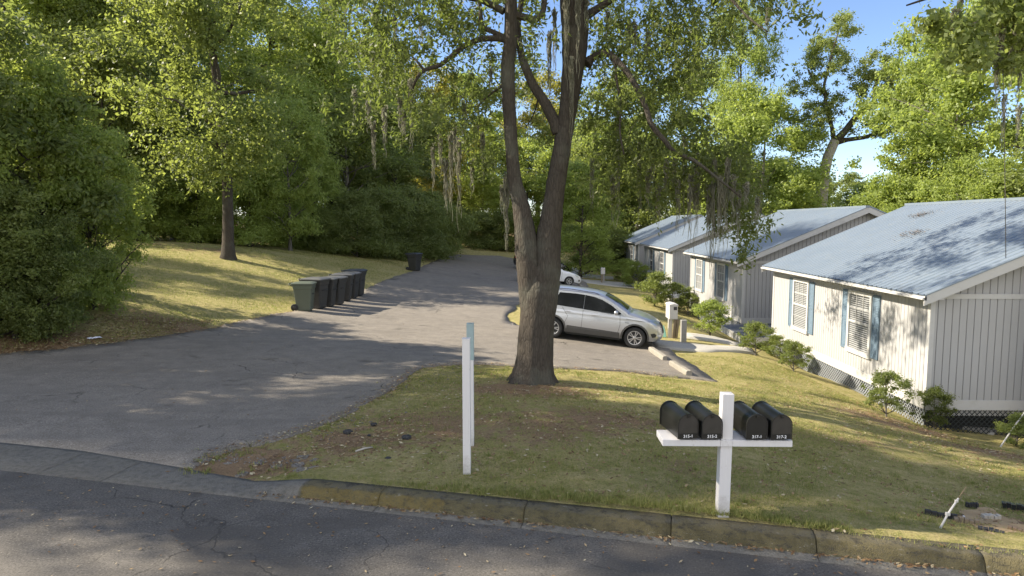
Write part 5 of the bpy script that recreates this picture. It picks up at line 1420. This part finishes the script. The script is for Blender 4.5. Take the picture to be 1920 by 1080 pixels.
    def place(s, rear, fwd_pt, wb_x, side_y):
        """near-side rear wheel contact at rear, car pointing to fwd_pt"""
        f = (Vector(fwd_pt) - Vector(rear)).normalized()
        hz = Vector((-f.y, f.x, 0)).normalized(); q = Vector(rear) + hz * 1.6; q.z = Z(q.x, q.y) + .03
        lf = (q - Vector(rear)); lf = (lf - f * lf.dot(f)).normalized(); up = f.cross(lf)
        m = Matrix((f, lf, up)).transposed().to_4x4()
        o = Vector(rear) - f * wb_x + lf * side_y
        s.e.matrix_world = Matrix.Translation(o) @ m

suv = Car('suv', 'silver SUV parked nose right in the nearest bay, partly behind the oak trunk', 'car_silver',
  [(.16, .30), (.04, .40), (.0, .58), (.03, .74), (.10, .84), (.09, 1.0), (.16, 1.16), (.30, 1.38), (.36, 1.52), (.46, 1.58), (.8, 1.63), (1.3, 1.65), (1.8, 1.645), (2.25, 1.61), (2.6, 1.52), (2.95, 1.36), (3.30, 1.165), (3.42, 1.10), (3.6, 1.07), (3.85, 1.01), (4.08, .93), (4.22, .85), (4.32, .74), (4.37, .60), (4.39, .48), (4.36, .36), (4.27, .27)],
  [(.94, .345, .405), (3.63, .345, .405)], .92,
  [('q', [(.44, 1.13), (.36, 1.34), (.50, 1.46), (.88, 1.515), (1.01, 1.525), (.80, 1.13)]),
   ('r', [(.86, 1.12), (1.06, 1.525), (1.6, 1.54), (1.895, 1.53), (1.895, 1.08), (1.2, 1.105)]),
   ('f', [(1.905, 1.075), (1.905, 1.53), (2.2, 1.50), (2.48, 1.43), (2.8, 1.29), (3.13, 1.08), (3.10, 1.035), (2.5, 1.05)])], 1.05, clad=True)
suv.build()
suv.across('windshield', 'car_glass', [p for p in suv.out if 2.5 <= p[0] <= 3.33 and p[1] > 1.1], .005, .86)
suv.across('rear_window', 'car_glass', [p for p in suv.out if .14 <= p[0] <= .36 and 1.12 < p[1] < 1.52], .005, .8)
suv.across('grille', 'dark_plastic', [p for p in suv.out if p[0] > 4.18 and .50 < p[1] < .80], .004, .52)
suv.across('licence_plate', 'box_white', [p for p in suv.out if p[0] < .2 and .78 < p[1] < .96], .012, .22)
suv.sidepart('headlight', 'lamp_glass', [(3.96, .88), (4.10, .865), (4.25, .79), (4.30, .69), (4.18, .69), (4.02, .78)], .008)
suv.sidepart('fog_lamp', 'dark_plastic', [(4.12, .52), (4.24, .55), (4.31, .50), (4.29, .42), (4.18, .40)], .010)
suv.sidepart('tail_lamp', 'red_lamp', [(.12, 1.02), (.20, 1.09), (.36, 1.07), (.46, .98), (.30, .93), (.14, .94)], .010)
suv.sidepart('sill_cladding', 'cladding', [(1.39, .27), (3.17, .27), (3.14, .45), (1.41, .50)], .012)
suv.sidepart('bumper_cladding', 'cladding', [(.13, .32), (.05, .42), (.07, .56), (.46, .56), (.48, .32)], .010)
suv.seams([[(1.31, .52), (1.42, .80), (1.20, 1.08)], [(1.89, .27), (1.90, 1.05)], [(3.08, .44), (3.13, .70), (3.10, 1.02)], [(1.42, .495), (3.14, .46)], [(3.3, .93), (3.9, .90), (4.05, .905)]], .005)
suv.handle(1.42, .955); suv.handle(2.25, .93); suv.mirror(2.98, 1.10)
for sg in (-1, 1):
    q = MB(); q.tube([(.55, sg * .66, 1.61), (.62, sg * .665, 1.63), (1.4, sg * .675, 1.665), (2.2, sg * .655, 1.625), (2.35, sg * .645, 1.59)], .011, 6)
    q.build('roof_rail', 'dark_plastic', suv.e)
q = MB(); q.box(3.28, -.935, .80, 3.40, -.922, .815); q.build('badge', 'seam', suv.e)
def up3(v): return Vector((v[0], v[1], surf(v[0], v[1])))
a_, b_ = up3(G(1035, 636)), up3(G(1181, 655))
suv.place(a_, b_, .94, .87); suv.e.matrix_world = suv.e.matrix_world @ Matrix.Scale(.965, 4)

wc = Car('hatchback', 'white hatchback parked beyond the silver SUV, only its front showing right of the trunk', 'car_white',
  [(.12, .26), (.02, .45), (.0, .62), (.05, .82), (.14, .98), (.34, 1.20), (.60, 1.38), (1.0, 1.46), (1.6, 1.48), (2.1, 1.43), (2.5, 1.28), (2.9, 1.06), (3.1, .97), (3.4, .93), (3.8, .84), (4.1, .73), (4.26, .62), (4.33, .48), (4.32, .34), (4.22, .20)],
  [(.78, .31, .36), (3.42, .31, .36)], .90,
  [('r', [(.55, 1.05), (.66, 1.28), (1.0, 1.36), (1.6, 1.385), (1.6, .98), (.9, 1.0)]), ('f', [(1.67, .975), (1.67, 1.38), (2.05, 1.34), (2.4, 1.20), (2.78, .98), (2.75, .95), (2.2, .955)])], .95, wr=.315)
wc.build(); wc.across('windshield', 'car_glass', [p for p in wc.out if 2.15 <= p[0] <= 2.98 and p[1] > .98], .005, .86)
wc.sidepart('headlight', 'lamp_glass', [(3.74, .83), (3.98, .77), (4.16, .66), (4.10, .60), (3.92, .66)], .008)
wc.sidepart('fog_lamp', 'dark_plastic', [(4.08, .44), (4.2, .46), (4.26, .36), (4.12, .32)], .010)
wc.seams([[(1.64, .28), (1.64, .95)], [(2.85, .45), (2.88, .92)]], .006); wc.handle(1.9, .84); wc.mirror(2.62, 1.0)
a_, b_ = up3(G(990, 531)), up3(G(1068, 537))
f_ = (b_ - a_).normalized(); wc.place(b_ - f_ * 2.45, b_, .78, .85); wc.e.matrix_world = wc.e.matrix_world @ Matrix.Scale(.93, 4)

dc = Car('sedan', 'dark sedan behind the white hatchback, mostly hidden by the oak trunk', 'car_dark',
  [(.12, .28), (.02, .45), (.0, .66), (.05, .90), (.16, 1.02), (.5, 1.06), (.85, 1.12), (1.25, 1.33), (1.6, 1.43), (2.1, 1.46), (2.6, 1.40), (3.0, 1.22), (3.35, 1.02), (3.6, .96), (4.0, .90), (4.35, .80), (4.55, .66), (4.62, .48), (4.60, .32), (4.5, .2)],
  [(.95, .32, .37), (3.65, .32, .37)], .91,
  [('r', [(1.0, 1.05), (1.3, 1.25), (1.6, 1.34), (2.05, 1.37), (2.05, 1.0)]), ('f', [(2.12, 1.0), (2.12, 1.37), (2.5, 1.33), (2.8, 1.2), (3.15, 1.0)])], 1.0, wr=.325)
dc.build(); dc.sidepart('tail_lamp', 'red_lamp', [(.06, .80), (.10, .96), (.42, .97), (.44, .84)], .010)
dc.across('trunk_lamp', 'red_lamp', [p for p in dc.out if p[0] < .12 and .80 < p[1] < .97], .008, .9)
a_ = up3(G(962, 505)); dc.place(a_ + Vector((.9, 0, 0)), up3((a_.x + 3.6, a_.y - .3)), .95, .86)

# ------------------------------------------------------------------ wheel stops
def wheel_stop(pa, pb, label, mat='stop_concrete'):
    a, b = up3(G(*pa)), up3(G(*pb)); d = b - a; L = d.length; mid = (a + b) / 2
    e = MB(); pr = [(-.085, -.03), (-.07, .10), (-.045, .125), (.045, .125), (.07, .10), (.085, -.03)]
    n = len(pr); N_ = 14; rr3 = random.Random(int(L * 100)); vs = []
    for i in range(N_ + 1):
        y = -L/2 + L * i / N_; sc = .9 if i in (0, N_) else 1
        for x, z in pr: vs.append((x * sc + rr3.uniform(-.006, .006), y, z * (sc if z > 0 else 1) + rr3.uniform(-.006, .006)))
    e.add(vs, [(i*n+k, i*n+k+1, (i+1)*n+k+1, (i+1)*n+k) for i in range(N_) for k in range(n-1)]); e.add(vs, [tuple(range(n)), tuple(range(N_*n, N_*n+n))])
    o = e.build('wheel_stop', mat); m = Matrix.Translation(mid) @ d.to_track_quat('Y', 'Z').to_matrix().to_4x4(); o.matrix_world = m
    tag(o, label, 'wheel stop', 'concrete wheel stops at the parking bays'); return o
wheel_stop((1220, 659), (1247, 678), 'pale concrete wheel stop right in front of the silver SUV')
wheel_stop((1259, 686), (1292, 707), 'weathered mottled wheel stop nearest the mailboxes')
wheel_stop((1087, 537), (1095, 544), 'small far wheel stop just right of the white hatchback')
wheel_stop((1082, 531), (1086, 535), 'farthest wheel stop at the nose of the white hatchback')

# ------------------------------------------------------------------ utility boxes beside the paths
g = G(1262, 634)
u = empty('meter_box', tuple(g), 'white weathered box on timber posts beside the path in front of the SUV', 'utility box', 'white boxes on posts beside the paths')
def ly(px, py): v = atd(px, py, g.y) - g; return v
zt, zb = ly(1262, 572).z, ly(1262, 598).z
a = MB(); a.box(-.16, -.10, zb, .12, .55, zt - .02); a.prism([(-.18, zt - .02), (.14, zt - .02), (.12, zt + .03), (-.02, zt + .055), (-.16, zt + .03)], -.12, .58); a.build('box', 'box_white', u, bevel=.008)
a = MB(); a.box(-.02, -.112, zt - .16, .09, -.1005, zt - .05); a.build('panel', 'dark_plastic', u)
a = MB(); a.box(-.17, .0, -.2, -.04, .09, zb - .002); a.build('post', 'box_white', u)
for dx in (.0, .10):
    a = MB(); a.box(dx - .04, -.06, -.2, dx + .04, .03, zb - .002, Matrix.Rotation(R(5), 4, 'Y')); a.build('post', 'old_wood', u)
g2 = G(1281, 642); b = MB(); H = atd(1281, 600, g2.y).z - g2.z; b.box(-.09, -.09, -.2, .09, .09, H); o = b.build('short_post', 'grey_wood', None, bevel=.01); o.location = g2
tag(o, 'short grey square post right of the white box on timber posts', 'post')
g3 = G(1243, 632); b = MB(); b.prism([(-.12, 0), (.12, 0), (.10, .14), (.02, .42), (-.04, .30)], -.03, .03, Matrix.Rotation(R(-20), 4, 'Z')); o = b.build('green_cover', 'teal_cloth', None, bevel=.008); o.location = g3
tag(o, 'pale teal plastic cover leaning at the foot of the white box', 'cover')
g = G(1130, 531)
u = empty('meter_box', tuple(g), 'small grey box on two dark posts beside the far path near the white hatchback', 'utility box', 'white boxes on posts beside the paths')
zt, zb = (atd(1130, 502, g.y) - g).z, (atd(1130, 514, g.y) - g).z
a = MB(); a.box(-.14, -.12, zb, .16, .25, zt); a.build('box', 'box_white', u, bevel=.01)
a = MB(); a.box(-.13, -.05, -.2, -.02, .05, zb - .002); a.build('post', 'old_wood', u)
a = MB(); a.box(.02, -.05, -.2, .14, .05, zb - .002); a.build('post', 'grey_wood', u)

# ------------------------------------------------------------------ shrubs at the houses
SH = 'shrubs planted along the houses'
def shrub(px, py, toppy, leaf, label, var=0, wid=1.0, kind='small'):
    g = G(px, py); h = (atd(px, toppy, g.y).z - g.z); _k[0] += 1
    return plant(kind, g.x, g.y, h, _k[0] * 2.1, leaf, 'shrub', label, 'shrub', SH, var, wid)
shrub(1662, 783, 696, 'leaf_mid', 'leggy green shrub at the near corner of the nearest house, left one', 1, 1.0)
shrub(1752, 805, 726, 'leaf_oak', 'dull green shrub at the near corner of the nearest house with bare twiggy base', 1, .95)
shrub(1905, 838, 775, 'leaf_mid', 'small ragged shrub at the right edge with a pale stick leaning over it', 0, 1.2)
shrub(1488, 697, 640, 'leaf_mid', 'green small topped shrub below the far window of the nearest house', 1, 1.15)
shrub(1462, 672, 630, 'leaf_mid', 'low shrub at the far corner of the nearest house', 0, 1.5)
shrub(1525, 700, 668, 'leaf_dark', 'tiny dark shrub against the lattice of the nearest house', 0, 1.2)
shrub(1417, 667, 604, 'leaf_mid', 'round yellow green shrub beside the dark porch deck', 1, 1.15)
shrub(1332, 631, 563, 'leaf_light', 'large round yellow green shrub beside the second house', 1, 1.35)
shrub(1227, 574, 512, 'leaf_mid', 'upright green shrub before the third house, left of the dark one', 0, 1.15)
shrub(1262, 580, 530, 'leaf_dark', 'wide dark shrub between the second and third house', 1, 1.5)
shrub(1195, 540, 492, 'leaf_light', 'bright yellow green shrub before the farthest house, right one', 0, 1.35)
shrub(1168, 528, 487, 'leaf_light', 'bright yellow green shrub before the farthest house, left one', 0, 1.4)
shrub(1290, 590, 548, 'leaf_mid', 'green shrub at the far corner of the second house', 1, 1.3)

# ------------------------------------------------------------------ small things
def rock(px, py, r, label, mat='rock_dark', seed=0, group='black asphalt lumps on the lawn'):
    g = G(px, py); rg = random.Random(seed); bm = bmesh.new(); bmesh.ops.create_icosphere(bm, subdivisions=3, radius=r)
    ph = [rg.random() * 6 for _ in range(6)]
    for v in bm.verts:
        n = v.co / r; k = 1 + .22 * math.sin(n.x * 4 + ph[0]) * math.sin(n.y * 5 + ph[1]) + .12 * math.sin(n.z * 9 + ph[2]) * math.sin(n.x * 8 + ph[3]); v.co = Vector((n.x * 1.2, n.y, n.z * .62)) * r * k
    me = bpy.data.meshes.new('lump'); bm.to_mesh(me); bm.free(); o = mobj('asphalt_lump', me, mat); o.location = g + Vector((0, 0, r * .3)); tag(o, label, 'rock', group)
rock(652, 812, .055, 'largest black lump, at the left by the driveway edge', seed=1); rock(762, 822, .055, 'black lump midway between the driveway edge and the white posts', seed=2)
rock(700, 797, .04, 'black lump farthest from the kerb', seed=3); rock(728, 861, .035, 'small dark lump nearest the kerb, left of the white posts', seed=4); rock(692, 817, .022, 'tiny brownish lump between the larger black ones', seed=5)
def stick(p, q, r, name, label, mat, cat, lift=(.02, .02), grp=None):
    a, b = G(*p), G(*q); a.z += lift[0]; b.z += lift[1]; m = MB(); c = (a + b) / 2 + Vector((0, 0, .01)); m.tube([(a - a), (c - a), (b - a)], [r, r * 1.1, r * .6], 7); o = m.build(name, mat); o.location = a; tag(o, label, cat, grp); return o
stick((667, 849), (699, 841), .012, 'stick', 'short bleached stick lying on the lawn left of the white posts', 'bone_stick', 'stick')
# plastic litter: crumpled sheets
def litter(px, py, r, label, seed):
    g = G(px, py); rg = random.Random(seed); n = 7; vs = []; 
    for i in range(n):
        for j in range(n):
            x = (i/(n-1) - .5) * 2 * r * (1 + rg.uniform(-.1, .1)); y = (j/(n-1) - .5) * r * (1 + rg.uniform(-.1, .1)); vs.append((x, y, .01 + rg.random() * r * .3))
    me = bpy.data.meshes.new('litter'); me.from_pydata(vs, [], [(i*n+j, i*n+j+1, (i+1)*n+j+1, (i+1)*n+j) for i in range(n-1) for j in range(n-1)]); o = mobj('plastic_litter', me, 'litter_white'); o.location = g + Vector((0, 0, .02)); o.rotation_euler = (0, 0, seed); tag(o, label, 'litter')
litter(179, 637, .15, 'crumpled white plastic litter in the grass left of the driveway', 1)

# broken stake and scraps at the lower right
g = G(1758, 992); tp = atd(1812, 912, g.y + .15)
st = empty('broken_stake', tuple(g), 'leaning white stake with a wire tip stuck in the lawn at lower right', 'stake')
a = MB(); k1 = (tp - g) * .72; a.tube([(0, 0, -.05), k1 * .5, k1], [.012, .010, .009], 8); a.build('shaft', 'box_white', st)
a = MB(); a.tube([k1, tp - g], [.004, .003], 5); a.build('wire', 'rust', st)
a = MB(); a.box(-.02, -.014, -.014, .02, .014, .018, Matrix.Translation(k1 * .48)); a.box(-.015, -.011, -.011, .015, .011, .014, Matrix.Translation(k1 * .9)); a.build('clamp', 'box_white', st, bevel=.005)
dirt = cdt_sheet(densify([gxy(*p) for p in [(1800, 960), (1850, 952), (1930, 990), (1935, 1020), (1875, 1012), (1820, 985)]], .06, .02, 3), .08, lambda x, y: tz(x, y) + .012 + .012 * np.sin(x * 9) * np.sin(y * 11))
tag(mobj('dirt_patch', npmesh('dirt_patch', dirt[0], None, dirt[1]), 'sand_dirt'), kind='structure')
def scrap(px, py, L, W_2, H, rz, mat, name, label, cat, seed=0, tilt=0):
    g = G(px, py); rg = random.Random(seed); b = MB()
    for i in range(5):
        a0 = -L/2 + L * i / 5; b.box(a0 + .002, -W_2/2 * rg.uniform(.6, 1), -.02, a0 + L/5 - .002, W_2/2 * rg.uniform(.6, 1), H * rg.uniform(.5, 1))
    o = b.build(name, mat, None, bevel=.003); o.location = g + Vector((0, 0, .02)); o.rotation_euler = (0, R(tilt), R(rz)); tag(o, label, cat, 'broken scraps around the leaning stake')
scrap(1764, 970, .30, .05, .05, -20, 'rock_dark', 'broken_rail', 'black broken strip just behind the leaning white stake', 'scrap', 1)
scrap(1812, 982, .22, .07, .05, -25, 'old_wood', 'broken_board', 'brown splintered board between the stake and the sandy patch', 'scrap', 2)
scrap(1822, 951, .13, .06, .05, -15, 'rock_dark', 'broken_fitting', 'black fitting with a white end at the back of the sandy patch', 'scrap', 3)
scrap(1858, 998, .22, .09, .02, -35, 'rock_dark', 'broken_cover', 'flat black cover piece at the front of the sandy patch', 'scrap', 4)
scrap(1858, 973, .20, .07, .035, 5, 'bone_stick', 'split_wood', 'pale split piece of wood on the sandy patch', 'scrap', 5)
scrap(1900, 955, .24, .08, .07, -30, 'car_dark', 'dark_fitting', 'dark blue fitting at the right edge behind the sandy patch', 'scrap', 6)
scrap(1912, 998, .20, .10, .03, -40, 'rust', 'rusty_plate', 'rusty brown plate at the right edge on the sandy patch', 'scrap', 7)
scrap(1806, 977, .04, .04, .05, 0, 'litter_white', 'white_cap', 'small white plastic cap on the splintered board', 'scrap', 8)
# step board and leaning pole by the nearest house
g = G(1822, 806); b = MB(); b.box(-.45, -.20, -.06, .45, .20, .07); o = b.build('step_slab', 'path_concrete', None, bevel=.012); o.location = g + Vector((0, 0, .02)); o.rotation_euler = (0, R(3), R(-42)); tag(o, 'flat pale slab lying on the dirt beside the shrubs of the nearest house', 'slab')
g = G(1873, 838); t2 = atd(1922, 772, g.y + .3)
b = MB(); b.tube([(0, 0, -.05), (t2 - g) * .55, (t2 - g) * 1.25], [.016, .016, .014], 7); o = b.build('pole', 'box_white', None); o.location = g; tag(o, 'pale thin pole leaning over the ragged shrub at the right edge', 'pole')
# dead leaves on the roof: two heaps
for (x, y, s_, lb) in ((11.55, 20.9, .26, 'lower heap of brown leaves lying on the nearest blue roof'), (12.9, 22.9, .20, 'upper heap of brown leaves lying on the nearest blue roof')):
    r = np.random.RandomState(int(y)); n = 260; p = np.c_[r.randn(n) * s_ * .6, r.randn(n) * s_ * 1.2]; V, Q = leaves_flat(p, p[:, 0] * SL + r.rand(n) * .04, .03, 3)
    o = mobj('leaf_pile', npmesh('leaf_pile', V, Q), 'rust'); o.location = (x, y, roofz(x) + .03); tag(o, lb, 'leaf pile', 'leaf piles on the roof', 'stuff')
